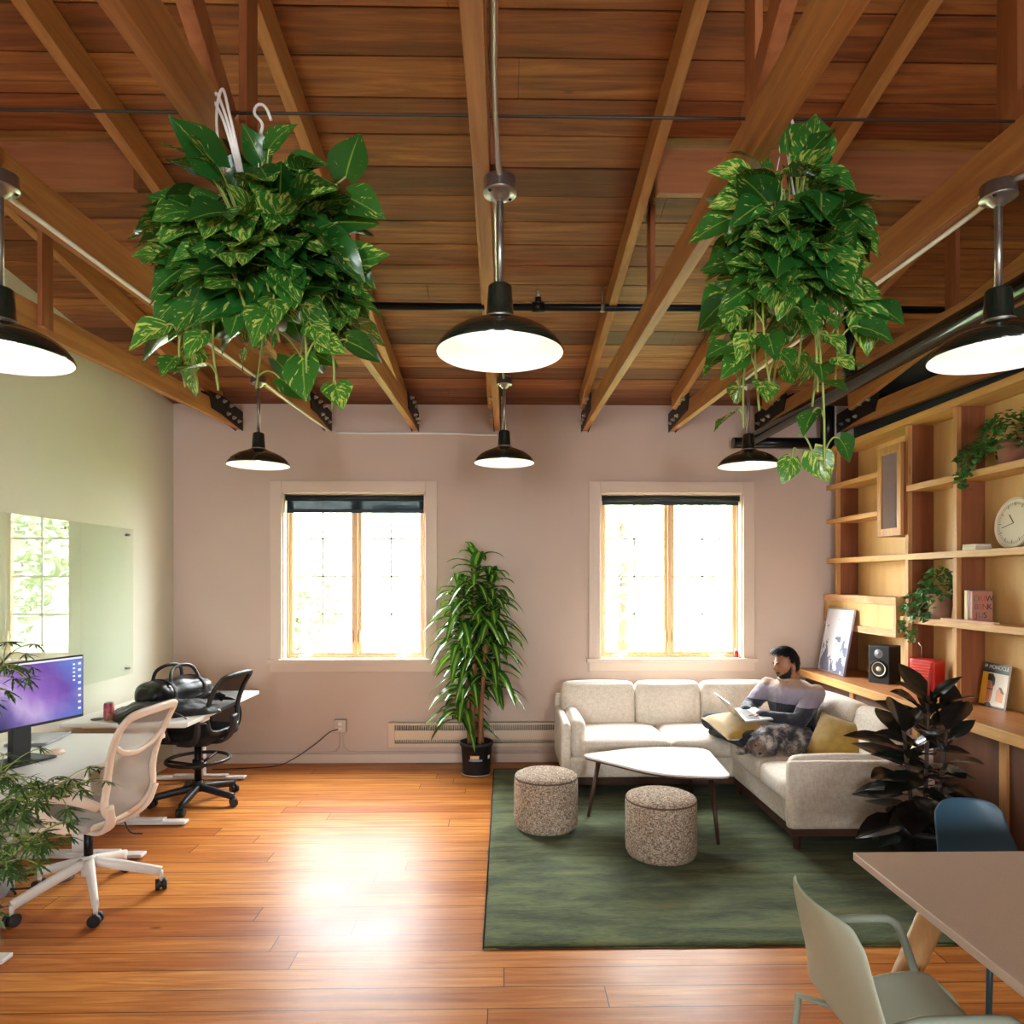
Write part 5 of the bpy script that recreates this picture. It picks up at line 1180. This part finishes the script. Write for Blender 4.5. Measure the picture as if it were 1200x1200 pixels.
# rubber plant
rt = thing('rubber_plant', 'dark burgundy rubber plant in a black pot beside the near end of the sofa', 'plant', (2.36, 3.8, RZ)); rr = random.Random(31)
b = MB(); b.lathe([(0, 0), (.13, 0), (.135, .01), (.165, .27), (.178, .272), (.178, .305), (.166, .305), (.163, .27), (0, .27)], 36); b.build('pot', M_blackpl, rt, fix=True)
b = MB(); b.lathe([(.162, .272), (.08, .28), (0, .278)], 24); b.build('soil', plain('potting_soil', '#2c2018', .95), rt)
m = leaf_mat('rubber_leaf', '#15211b', '#2a2320', None, .6, .2, .06, tcol='#6a3020'); f = MB(); s = MB()
for sx, sy, h, dx, n in ((.0, 0, .76, .02, 28), (.05, -.03, .66, .06, 20), (-.05, .02, .58, -.06, 20)):
    path = smooth_path([(sx, sy, .27), (sx+dx*.5, sy, .27+h*.5), (sx+dx, sy, .27+h)], 6); b = MB(); b.tube(path, .011, 8); b.build('stem', plain('rubber_stem', '#3a2a20', .6), rt)
    for k in range(n):
        q = (k+.5)/n; p = path[int(q*(len(path)-1))]; az = k*2.4+sx*30; el = radians(-12+72*q**1.6+rr.uniform(-10, 10)); d = V((cos(az)*cos(el), sin(az)*cos(el), sin(el)))
        pp = p+d*.035; s.tube([p, pp], .004, 6, cap=False); sc_ = 1 if cos(az) < .35 else .68; add_leaf(f, pp, d, (0, -.35, 1) if el < 1 else (-cos(az), -sin(az)-.4, .2), rr.uniform(.24, .34)*sc_, rr.uniform(.08, .1)*sc_, OVATE, rr.uniform(.05, .25), rr.uniform(.15, .35), 0, rr)
merge(f, s); f.build('foliage', [m, plain('red_petiole', '#6a2620', .5)], rt)
b = MB(); p = V((.02, 0, 1.0)); b.tube([p, p+V((.003, 0, .1)), p+V((.008, -.004, .19))], [.006, .008, .001], 8); b.build('leaf_sheath', plain('red_sheath', '#a8382c', .4), rt)

# false aralia, foreground left
at = thing('false_aralia', 'finely divided green foliage plant reaching in at the left edge in the foreground', 'plant', (-1.86, 2.12, 0)); rr = random.Random(41)
b = MB(); b.lathe([(0, 0), (.11, 0), (.14, .27), (.15, .27), (.15, .3), (.137, .3), (.135, .26), (0, .26)], 32); b.build('pot', plain('grey_planter', '#8d8f8c', .6), at, fix=True)
m = leaf_mat('aralia_leaf', '#26481f', '#4a6e34', None, .6, .45, .14); f = MB(); s = MB()
def sawleaf(base, d, up, L):
    i0 = LEAF_N[0] % 97; LEAF_N[0] += 1; Mx = Matrix.Translation(base) @ frame_from(d, up); n = 7; vs = [(0, 0, 0)]; uv = [(i0*4+1.5, 0)]; fs = []
    for k in range(1, n):
        v = k/n; w = L*.056*sin(pi*v**.8)*(1.35 if k % 2 else .6)+.001; z = -.25*L*v*v
        vs += [(-w, v*L, z), (0, v*L, z-.12*w), (w, v*L, z)]; uv += [(i0*4+.6, v), (i0*4+1.5, v), (i0*4+2.4, v)]
    vs.append((0, L, -.25*L)); uv.append((i0*4+1.5, 1)); last = len(vs)-1
    fs += [(0, 2, 1), (0, 3, 2)]
    for k in range(n-2):
        o_ = 1+3*k; fs += [(o_, o_+1, o_+4, o_+3), (o_+1, o_+2, o_+5, o_+4)]
    o_ = 1+3*(n-2); fs += [(o_, o_+1, last), (o_+1, o_+2, last)]
    f.add(vs, fs, False, uv, Mx)
def palm(p, d, L):
    n = rr.randint(7, 9); up = V((rr.uniform(-.3, .3), rr.uniform(-.5, .2), 1)); Fm = frame_from(d, up).to_3x3()
    for k in range(n):
        a = radians(-115+230*k/(n-1)); dd = Fm @ V((sin(a), cos(a), rr.uniform(-.35, .1))); sawleaf(p, dd, up, L*(1-.3*abs(a)/2)*rr.uniform(.85, 1.1))
trunks = [((0, 0, .26), (.05, .02, .6), (.12, .03, .95), (.3, .05, 1.1)), ((0, 0, .26), (-.02, .03, .8), (.14, .03, 1.25), (.33, .02, 1.47)), ((0, 0, .26), (.08, -.03, .5), (.26, 0, .76), (.4, .05, .9)), ((.0, 0, .26), (.1, .02, .7), (.3, .08, .98), (.46, .1, 1.0))]
for ti, tr_ in enumerate(trunks):
    path = smooth_path(tr_, 8); b = MB(); b.tube(path, [.008-.005*k/len(path) for k in range(len(path))], 8); b.build('stem', plain('aralia_stem', '#5a5236', .7), at)
    n = 30 if ti == 1 else 84
    for k in range(n):
        q = (.8+.2*k/n) if ti == 1 else .42+.58*k/n; p = path[int(q*(len(path)-1))]; az = k*2.4+ti; el = rr.uniform(-.3, .7); pl_ = rr.uniform(.05, .14)
        d = V((cos(az)*cos(el), sin(az)*cos(el), sin(el))); pe = p+d*pl_; s.tube(bent(p, pe, .015), .0018, 5, cap=False); palm(pe, d+V((0, 0, -.4)), rr.uniform(.042, .07))
merge(f, s); f.build('foliage', [m, M_pstem], at)

# ivies on the shelves
M_ivy = leaf_mat('ivy_leaf', '#1d4f24', '#3f7f38', '#9ab46a', .66, .45, .2)
IVY = [(0, .5), (.12, .95), (.3, .62), (.42, .6), (.6, .42), (.8, .18), (.9, .08), (1, .01)]
def ivy(label, loc, potmat, pr, ph, seed, rx, ry, rz, n, trails):
    t = thing('potted_ivy', label, 'plant', loc, 0, 'potted ivies on the shelves'); rr = random.Random(seed)
    b = MB(); b.lathe([(0, 0), (pr*.75, 0), (pr*.78, .008), (pr*.97, ph-.03), (pr*1.03, ph-.028), (pr*1.03, ph), (pr*.93, ph), (pr*.9, ph-.03), (0, ph-.03)], 30); b.build('pot', potmat, t, fix=True)
    f = MB(); s = MB()
    def lf(p, o): add_leaf(f, p, o, (rr.uniform(-1, .2), rr.uniform(-1, .2), 1), rr.uniform(.024, .042), rr.uniform(.016, .024), IVY, rr.uniform(0, .3), rr.uniform(0, .4), 0, rr, .2)
    for i in range(n):
        a = rr.uniform(0, 2*pi); e = rr.uniform(-.35, 1); c = sqrt(1-e*e); q = rr.uniform(.45, 1)**.5; p = V((cos(a)*c*rx*q, sin(a)*c*ry*q, ph+e*rz*q))
        p.x = min(p.x, SB-.012-loc[0]); lf(p, (cos(a)+rr.uniform(-.6, .6), sin(a)+rr.uniform(-.6, .6), rr.uniform(-.9, .4)))
    for tr_ in trails:
        path = smooth_path([(0, 0, ph)]+tr_, 7); s.tube(path, .0022, 5)
        for p in path[3:]:
            for _ in range(2): lf(p+V((rr.uniform(-.03, .03), rr.uniform(-.03, .03), rr.uniform(-.025, .025))), (rr.uniform(-1, .3), rr.uniform(-1, 1), rr.uniform(-1, .2)))
    f.build('foliage', M_ivy, t); s.build('vines', plain('ivy_vine', '#5d5a34', .7), t)
M_terra = plain('pale_terracotta', '#b58f78', .8, 0, 12, .12)
ivy('ivy in a pale clay pot on the lower shelf, trailing over its edge', (3.105, 4.82, 1.416), M_terra, .085, .175, 51, .13, .17, .2, 230,
    [[(-.06, .1, .16), (-.1, .2, .08), (-.12, .25, -.02), (-.12, .26, -.1)], [(-.07, .06, .17), (-.11, .1, .05), (-.13, .13, -.08), (-.13, .14, -.17)], [(-.05, .12, .2), (-.1, .22, .15), (-.11, .3, .06)], [(-.08, -.02, .16), (-.1, -.02, .05), (-.1, -.01, -.01)]])
ivy('bushy ivy on the upper shelf at the right edge, above the round clock', (3.1, 4.12, 2.396), plain('dull_clay', '#8a5a44', .8), .085, .14, 52, .16, .27, .2, 360,
    [[(-.08, .1, .12), (-.12, .2, .04), (-.13, .24, -.05), (-.13, .25, -.1)], [(-.08, .15, .14), (-.11, .24, .08), (-.12, .3, .0), (-.12, .3, -.06)], [(-.07, .2, .16), (-.09, .3, .14), (-.1, .34, .08)]])
# ------------------------------------------------------------------ people and animals
def capsule(b, p, q, r1, r2, n=14):
    p, q = V(p), V(q); d = (q-p); L = d.length; d.normalize(); pts = []; rs = []
    for k in range(5): a = -pi/2+pi/2*k/5; pts.append(p+d*(sin(a)*r1)); rs.append(max(cos(a)*r1, 1e-4))
    pts.append(p); rs.append(r1); pts.append(q); rs.append(r2)
    for k in range(1, 6): a = pi/2*k/5; pts.append(q+d*(sin(a)*r2)); rs.append(max(cos(a)*r2, 1e-4))
    b.tube(pts, rs, n)
def chain(b, pts, rs, n=14):
    for (p, r1), (q, r2) in zip(zip(pts, rs), list(zip(pts, rs))[1:]): capsule(b, p, q, r1, r2, n)
def loft(b, secs, n=28):
    """secs: (centre, lateral vec, depth vec) ellipse rings, closed"""
    vs = []; fs = []
    for c, u, w in secs:
        for k in range(n): a = 2*pi*k/n; vs.append(V(c)+V(u)*cos(a)+V(w)*sin(a))
    m = len(secs)
    for i in range(m-1):
        for k in range(n): fs.append((i*n+k, i*n+(k+1) % n, (i+1)*n+(k+1) % n, (i+1)*n+k))
    fs += [tuple(range(n-1, -1, -1)), tuple((m-1)*n+k for k in range(n))]; b.add(vs, fs, True)
def solid(b, name, mat, parent, voxel, smooth=4, fac=.5):
    """fuse overlapping closed pieces into one continuous skin"""
    o = b.build(name, mat, None, fix=False)
    bm = bmesh.new(); bm.from_mesh(o.data); bmesh.ops.recalc_face_normals(bm, faces=bm.faces); bm.to_mesh(o.data); bm.free()
    r = o.modifiers.new('r', 'REMESH'); r.mode = 'VOXEL'; r.voxel_size = voxel; r.use_smooth_shade = True
    if smooth: s = o.modifiers.new('s', 'SMOOTH'); s.iterations = smooth; s.factor = fac
    dg = bpy.context.evaluated_depsgraph_get(); me = bpy.data.meshes.new_from_object(o.evaluated_get(dg)); old = o.data
    o.modifiers.clear(); o.data = me; bpy.data.meshes.remove(old); me.materials.clear(); me.materials.append(mat)
    me.polygons.foreach_set('use_smooth', [True]*len(me.polygons))
    if parent is not None: o.parent = parent
    return o

PO = V((2.12, 5.12, .462))
person = thing('person', 'man in a banded tan, lilac and charcoal sweater using a laptop cross-legged on the sofa', 'person', PO)
def W_(x, y, z): return V((x, y, z))-PO
lat = V((-.70, .71, 0)).normalized(); fwd = V((-.71, -.70, 0)).normalized(); UP = V((0, 0, 1))
M_skin = plain('brown_skin', '#a8714f', .5, 0, 30, .04); M_hair = plain('black_hair', '#100f13', .62, 0, 140, .3, .3, 160, Specular_IOR_Level=.25)
pel, wst, chs, shl, nkb = W_(2.17, 5.17, .55), W_(2.2, 5.19, .66), W_(2.2, 5.18, .79), W_(2.18, 5.165, .885), W_(2.155, 5.15, .935)
def torso(b, g=0):
    loft(b, [(pel-UP*.07, lat*(.13+g), fwd*(.1+g)), (pel, lat*(.175+g), fwd*(.125+g)), (wst, lat*(.155+g), fwd*(.115+g)), (chs, lat*(.18+g), fwd*(.118+g)), (shl-UP*.02, lat*(.18+g), fwd*(.095+g)), (shl+UP*.015, lat*(.145+g), fwd*(.078+g)), (shl+UP*.035, lat*(.095+g), fwd*(.066+g)), (nkb, lat*(.06+g*.6), fwd*(.058+g*.6))])
Ls, Le, Lw = W_(2.305, 5.03, .845), W_(2.13, 4.93, .655), W_(1.9, 5.03, .685)
Rs, Re, Rw = W_(2.05, 5.29, .86), W_(1.95, 5.42, .68), W_(1.84, 5.2, .69)
def arms(b, g=0, wrist=True):
    for s, e, w in ((Ls, Le, Lw), (Rs, Re, Rw)):
        chain(b, [s, s.lerp(e, .5), e, e.lerp(w, .45), w], [.058+g, .053+g, .044+g, .04+g, .029+g])
Lh, Lk, La = W_(2.1, 5.05, .54), W_(1.74, 4.86, .545), W_(1.68, 5.18, .515)
Rh, Rk, Ra = W_(2.08, 5.27, .54), W_(1.63, 5.4, .57), W_(1.83, 5.12, .5)
def legs(b, g=0):
    for h, k, a in ((Lh, Lk, La), (Rh, Rk, Ra)): chain(b, [h, h.lerp(k, .5), k, k.lerp(a, .35), a], [.088+g, .076+g, .058+g, .052+g, .036+g])
# head
HC = W_(2.125, 5.12, 1.05); yaw = atan2(-.13, -.98); pitch = radians(13)
HM = Matrix.Translation(HC) @ Matrix.Rotation(yaw-pi/2, 4, 'Z') @ Matrix.Rotation(-pitch, 4, 'X')   # local y forward, z up
def gx(x, s): return math.exp(-(x/s)**2)
def head_pt(d, off=0):
    x, y, z = d; P = V((x*.0735, y*.092, z*.112))
    if z < 0: P.x *= 1-.3*(-z)**1.4; P.y = P.y*(1-.1*(-z)) + .014*(-z)
    if y > 0: P.y *= .95+.05*abs(x)
    if y > .2:
        ridge = gx(x, .15)*max(0, 1-abs((z+.02)/.32))**.8*(.5+.5*max(0, min(1, (.25-z)/.45)))
        P.y += .034*ridge
        P.y -= .009*(gx(abs(x)-.4, .18)*gx(z-.1, .13)); P.y += .005*gx(z-.27, .1)*gx(abs(x)-.3, .35); P.y += .006*gx(x, .3)*gx(z+.5, .08); P.y -= .003*gx(x, .3)*gx(z+.42, .04)
    return P + V((x, y, z)).normalized()*off
def sphere_dirs(nu, nv):
    return [[V((cos(-pi/2+pi*j/nv)*cos(2*pi*i/nu), cos(-pi/2+pi*j/nv)*sin(2*pi*i/nu), sin(-pi/2+pi*j/nv))) for i in range(nu)] for j in range(nv+1)]
def head_shell(b, off, mask=None, nu=64, nv=48, thick=None):
    D = sphere_dirs(nu, nv); vs = []; fs = []
    for row in D:
        for d in row: vs.append(HM @ head_pt(d, off(d) if callable(off) else off))
    def ok(j, i): return mask is None or mask(D[j][i % nu])
    for j in range(nv):
        for i in range(nu):
            if ok(j, i) and ok(j+1, i) and ok(j, i+1) and ok(j+1, i+1): fs.append((j*nu+i, j*nu+(i+1) % nu, (j+1)*nu+(i+1) % nu, (j+1)*nu+i))
    b.add(vs, fs, True)
body = MB(); torso(body); arms(body); legs(body); head_shell(body, 0)
capsule(body, nkb-UP*.04+lat*0, HM @ V((0, -.022, -.06)), .056, .052)
for s in (-1, 1):   # ears
    for k in range(7):
        a = -1.9+3.8*k/6; c0 = V((s*.073, -.012-.014*cos(a)*.7, -.005+.03*sin(a))); body.ball(HM @ c0, .0085, 8, 6)
    body.ball(HM @ V((s*.069, -.01, -.005)), (.008, .016, .02), 8, 6)
def hand(b, w, aim, palm_n, side):
    """palm plus four fingers and a thumb, curled over the keys; side=+1 puts the thumb on +cross"""
    aim = V(aim).normalized(); n = V(palm_n).normalized(); x = aim.cross(n).normalized()
    for q in (-.028, -.01, .01, .028): capsule(b, V(w)+x*q*.6, V(w)+aim*.085+x*q, .0145, .0115, 10)
    for q, L in ((-.033, .9), (-.011, 1.05), (.011, 1.0), (.032, .78)):
        k0 = V(w)+aim*.085+x*q; k1 = k0+(aim*.8-n*.35)*.036*L; k2 = k1+(aim*.45-n*.85)*.026*L; k3 = k2+(aim*.1-n)*.018*L
        chain(b, [k0, k1, k2, k3], [.0098, .0088, .008, .007], 10)
    t0 = V(w)+aim*.025+x*side*.026; t1 = t0+(aim*.7+x*side*.6-n*.2)*.035; t2 = t1+(aim*.9+x*side*.1-n*.3)*.028; chain(b, [t0, t1, t2], [.014, .011, .0085], 10)
hand(body, Lw, (-.95, .22, -.05), (0, .15, 1), -1); hand(body, Rw, (-.9, -.38, -.05), (0, -.1, 1), 1)
solid(body, 'body', M_skin, person, .004, 2)
# face details
M_eye = plain('eye_white', '#8a7d74', .4); M_iris = plain('dark_iris', '#1a120e', .2)
for s in (-1, 1):
    b = MB(); b.ball(HM @ V((s*.0275, .0742, .007)), .0078, 12, 8); e = b.build('eye', M_eye, person); b = MB(); b.ball(HM @ V((s*.028, .0785, .005)), .0056, 10, 6); b.build('iris', M_iris, e)
    b = MB(); b.tube([HM @ V((s*x, y, z)) for x, y, z in ((.012, .0905, .031), (.026, .089, .035), (.042, .078, .031))], [.0035, .0042, .002], 8); b.build('eyebrow', M_hair, person)
def hair_mask(d):
    x, y, z = d
    if y > .1: return z > .66-.3*max(0, abs(x)-.35)
    if y > -.25: return z > (.12 if abs(x) > .5 else .3)
    return z > -.42
def hair_off(d):
    x, y, z = d; top = max(0, z)**1.2; fr = gx(y-.6, .45)*gx(z-.7, .35)
    return .007+.022*top+.03*fr+.004*mnoise.noise(V((x*9, y*9, z*9)))+.0025*mnoise.noise(V((x*24, y*10, z*24)))
def strands(b, off, mask, n, L, seed, w=.0016, lift=.35):
    rr = random.Random(seed); k = 0
    while k < n:
        d = V((rr.gauss(0, 1), rr.gauss(0, 1), rr.gauss(0, 1))).normalized()
        if not mask(d): continue
        k += 1; p = HM @ head_pt(d, off(d) if callable(off) else off); nn = (HM.to_3x3() @ d); fl = HM.to_3x3() @ V((d.x*.5, .7 if d.z > .45 else -.5, -.2 if d.z > .3 else -.8)); t_ = (fl-nn*fl.dot(nn)).normalized(); s = nn.cross(t_)
        l = L*rr.uniform(.6, 1.2); q1 = p+t_*l*.5+nn*l*lift*.5; q2 = p+t_*l+nn*l*lift*.4
        b.add([p-s*w, p+s*w, q1+s*w*.8, q1-s*w*.8, q2], [(0, 1, 2, 3), (3, 2, 4)], True)
b = MB(); head_shell(b, hair_off, hair_mask, 72, 54); strands(b, hair_off, hair_mask, 1500, .022, 3); ho = b.build('hair', M_hair, person)
def beard_mask(d):
    x, y, z = d
    if y < .02: return False
    if -.4 < z < -.28 and abs(x) < .42 and y > .5: return True
    ym = .4-.8*(z+.3) if z > -.3 else .4+2.4*(-.3-z)
    if z > -.54 and y > ym: return False
    if z > -.3: return z < .22
    if y > .5 and abs(x) < .27 and -.56 < z < -.41: return False
    return z > -.99
bo_ = lambda d: .005+.006*max(0, -d.z)+.0015*mnoise.noise(V((d.x*20, d.y*20, d.z*20)))
b = MB(); head_shell(b, bo_, beard_mask, 72, 54); strands(b, bo_, beard_mask, 700, .011, 5, .0012, .2); b.build('beard', plain('black_beard', '#191518', .6, 0, 160, .3), person)
# sweater
m, g = newmat('banded_knit_sweater'); sp_ = g.n('SeparateXYZ'); g.set(sp_.inputs[0], g.coord('Object'))
zz = g.math('ADD', sp_.outputs[2], g.math('MULTIPLY', g.math('SUBTRACT', g.noise(g.coord('Object'), 60, 2), .5), .012))
c = g.ramp(g.math('DIVIDE', g.math('SUBTRACT', zz, .2), .3), [(0, lin('#232730')), (.315, lin('#2b2f3a')), (.325, lin('#8d8494')), (.7, lin('#a59aa8')), (.76, lin('#a98f7c')), (1, lin('#b3957a'))])
rb = g.n('TexWave', wave_type='BANDS'); rb.bands_direction = 'X'; g.set(rb.inputs['Vector'], g.coord('Object')); rb.inputs['Scale'].default_value = 45; rb.inputs['Distortion'].default_value = 1.5
g.bsdf(c, .95, 0, g.bump(g.math('ADD', rb.outputs['Fac'], g.noise(g.coord('Object'), 90, 2)), .25, .004), Sheen_Weight=.4)
sw = MB(); torso(sw, .017); arms(sw, .014)
so = solid(sw, 'sweater', m, person, .008, 12)
for v_ in so.data.vertices:
    p = v_.co; v_.co += v_.normal*(.006*mnoise.noise(V((p.x*16, p.y*16, p.z*24)))+.003*mnoise.noise(V((p.x*40, p.y*40, p.z*40))))
b = MB(); b.tube([nkb+UP*.004+lat*(.07*cos(2*pi*k/24))+fwd*(.067*sin(2*pi*k/24)+.008) for k in range(24)], .0125, 8, closed=True); b.build('collar', plain('tan_rib', '#b3957a', .95), person)
tr_ = MB(); loft(tr_, [(pel-UP*.085, lat*.15, fwd*.115), (pel, lat*.19, fwd*.14), (pel+UP*.06, lat*.18, fwd*.132)]); legs(tr_, .012)
solid(tr_, 'trousers', plain('dark_denim', '#1c222c', .85, 0, 120, .15), person, .009, 5)
for a, d in ((La, V((-.3, .9, -.1))), (Ra, V((.1, -.9, -.05)))):
    b = MB(); d.normalize(); capsule(b, a, a+d*.12, .044, .036); capsule(b, a+d*.05, a+d*.17, .038, .03); solid(b, 'sock', plain('black_sock', '#16171a', .9), person, .008, 3)

# pillow on the lap and laptop
lp_ = pillow('throw_pillow', 'mustard velvet pillow lying on the seated man\'s lap under the laptop', (1.77, 5.05, .61), (radians(9), radians(-4), radians(8)), (.46, .44, .13), M_mustard, 'mustard pillows')
lt = thing('laptop', 'open silver laptop on the mustard pillow in front of the seated man', 'laptop', (1.83, 5.06, .682), radians(4)); lt.rotation_euler = (radians(6), radians(-3), radians(4)); M_alu = plain('silver_aluminium', '#c9c9c8', .35, .6)
b = MB(); b.box((-.105, -.15, 0), (.105, .15, .011)); b.build('base', M_alu, lt, bevel=.003)
b = MB()
for r_ in range(5):
    for k in range(12): b.box((-.075+r_*.019, -.132+k*.0222, .0108), (-.06+r_*.019, -.114+k*.0222, .0122))
ko = b.build('keyboard', M_blackpl, lt); b = MB(); b.box((.03, -.05, .0108), (.09, .05, .0116)); b.build('trackpad', M_bolt, lt)
Lm = Matrix.Translation((-.103, 0, .011)) @ Matrix.Rotation(radians(-40), 4, 'Y'); b = MB(); b.box((-.006, -.14, 0), (0, .14, .18), Lm); ld = b.build('lid', M_alu, lt, bevel=.002)
b = MB(); b.box((.0, -.133, .008), (.0008, .133, .173), Lm); m2, g2 = newmat('laptop_screen'); em = g2.n('Emission', Strength=SCREEN); em.inputs[0].default_value = lin('#cfd6dc'); g2.t.links.new(em.outputs[0], g2.out.inputs[0]); b.build('screen', m2, ld)

# dog
DO = V((1.95, 4.86, .462)); dog = thing('dog', 'shaggy grey dog lying curled on the sofa beside the seated man', 'dog', DO)
def D_(x, y, z): return V((x, y, z))-DO
d = MB(); chain(d, [D_(2.14, 4.89, .545), D_(2.03, 4.9, .555), D_(1.92, 4.875, .56), D_(1.85, 4.85, .55)], [.078, .085, .086, .076], 18)
chain(d, [D_(1.87, 4.84, .57), D_(1.8, 4.79, .545), D_(1.775, 4.765, .532)], [.075, .066, .06], 16)
chain(d, [D_(1.772, 4.75, .522), D_(1.755, 4.7, .503), D_(1.748, 4.672, .496)], [.042, .032, .025], 14); d.ball(D_(1.745, 4.655, .5), .012)
d.ball(D_(1.77, 4.768, .55), (.05, .052, .045))
chain(d, [D_(1.84, 4.82, .53), D_(1.79, 4.84, .49), D_(1.7, 4.79, .482), D_(1.645, 4.765, .478)], [.04, .032, .026, .026], 12)
chain(d, [D_(1.88, 4.8, .52), D_(1.85, 4.745, .485), D_(1.8, 4.7, .48)], [.038, .03, .024], 12)
d.ball(D_(2.1, 4.84, .535), (.1, .075, .075)); chain(d, [D_(2.06, 4.78, .52), D_(2.0, 4.745, .49), D_(2.07, 4.735, .482), D_(1.98, 4.73, .48)], [.05, .035, .028, .024], 12)
chain(d, [D_(2.22, 4.9, .54), D_(2.25, 4.84, .51), D_(2.22, 4.78, .495)], [.03, .024, .014], 10)
for s in (-1, 1):
    c = D_(1.775+s*.047, 4.772+.005*s, .56); chain(d, [c, c+V((s*.018, -.012, -.03)), c+V((s*.016, -.02, -.06))], [.016, .02, .013], 10)
m, g = newmat('grizzled_fur'); nn = g.noise(g.coord('Object'), 13, 4, .6); n2 = g.noise(g.coord('Object'), 120, 2)
spd = g.n('SeparateXYZ'); g.set(spd.inputs[0], g.coord('Object'))
c = g.ramp(g.math('ADD', g.math('MULTIPLY', nn, .7), g.math('MULTIPLY', n2, .3)), [(.4, lin('#19181c')), (.48, lin('#4c474a')), (.55, lin('#a09894')), (.65, lin('#dcd4cc'))])
vd = g.n('VectorMath', operation='DISTANCE'); g.set(vd.inputs[0], g.coord('Object')); vd.inputs[1].default_value = (-.2, -.17, .04)
c = g.mix(g.math('MULTIPLY', g.ramp(vd.outputs['Value'], [(.045, (1, 1, 1, 1)), (.1, (0, 0, 0, 1))]), .65), c, lin('#9a7a60'))
g.bsdf(c, .9, 0, None, Sheen_Weight=.3); M_fur = m
dm = solid(d, 'body', M_fur, dog, .008, 5)
for v_ in dm.data.vertices:
    p = v_.co; v_.co += v_.normal*(.007*mnoise.noise(V((p.x*30, p.y*30, p.z*30))))
    if v_.co.z < .004: v_.co.z = .004
fb = MB(); rr = random.Random(77); polys = [p for p in dm.data.polygons if p.center.z > .012]
for k in range(9000):
    p = rr.choice(polys); c = V(p.center)+V((rr.uniform(-.005, .005), rr.uniform(-.005, .005), rr.uniform(-.005, .005))); n_ = V(p.normal)
    face = c.x < -.12 and c.y < -.06; L = rr.uniform(.008, .016) if face else rr.uniform(.018, .036)
    fl = V((.55, .1, -.75))+V((mnoise.noise(c*14), mnoise.noise(c*14+V((5, 0, 0))), mnoise.noise(c*14+V((0, 9, 0)))))*1.1
    t_ = (fl-n_*fl.dot(n_)); t_ = t_.normalized() if t_.length > 1e-5 else n_.orthogonal(); s = n_.cross(t_); w = rr.uniform(.0012, .0024)
    q1 = c+t_*L*.45+n_*L*.42; q2 = c+t_*L*.95+n_*L*.35-V((0, 0, .25*L))
    q1.z = max(q1.z, .004); q2.z = max(q2.z, .003)
    fb.add([c-s*w, c+s*w, q1+s*w*.8, q1-s*w*.8, q2], [(0, 1, 2, 3), (3, 2, 4)], True)
fo = fb.build('fur', M_fur, dog); fo['kind'] = 'stuff'
b = MB(); b.ball(D_(1.7445, 4.646, .503), (.013, .01, .01), 12, 8); b.build('nose', plain('dog_nose', '#0e0d0e', .25), dog)
for s in (-1, 1): b = MB(); b.ball(D_(1.764+s*.02, 4.718, .54), .0075, 10, 6); b.build('eye', M_iris, dog)
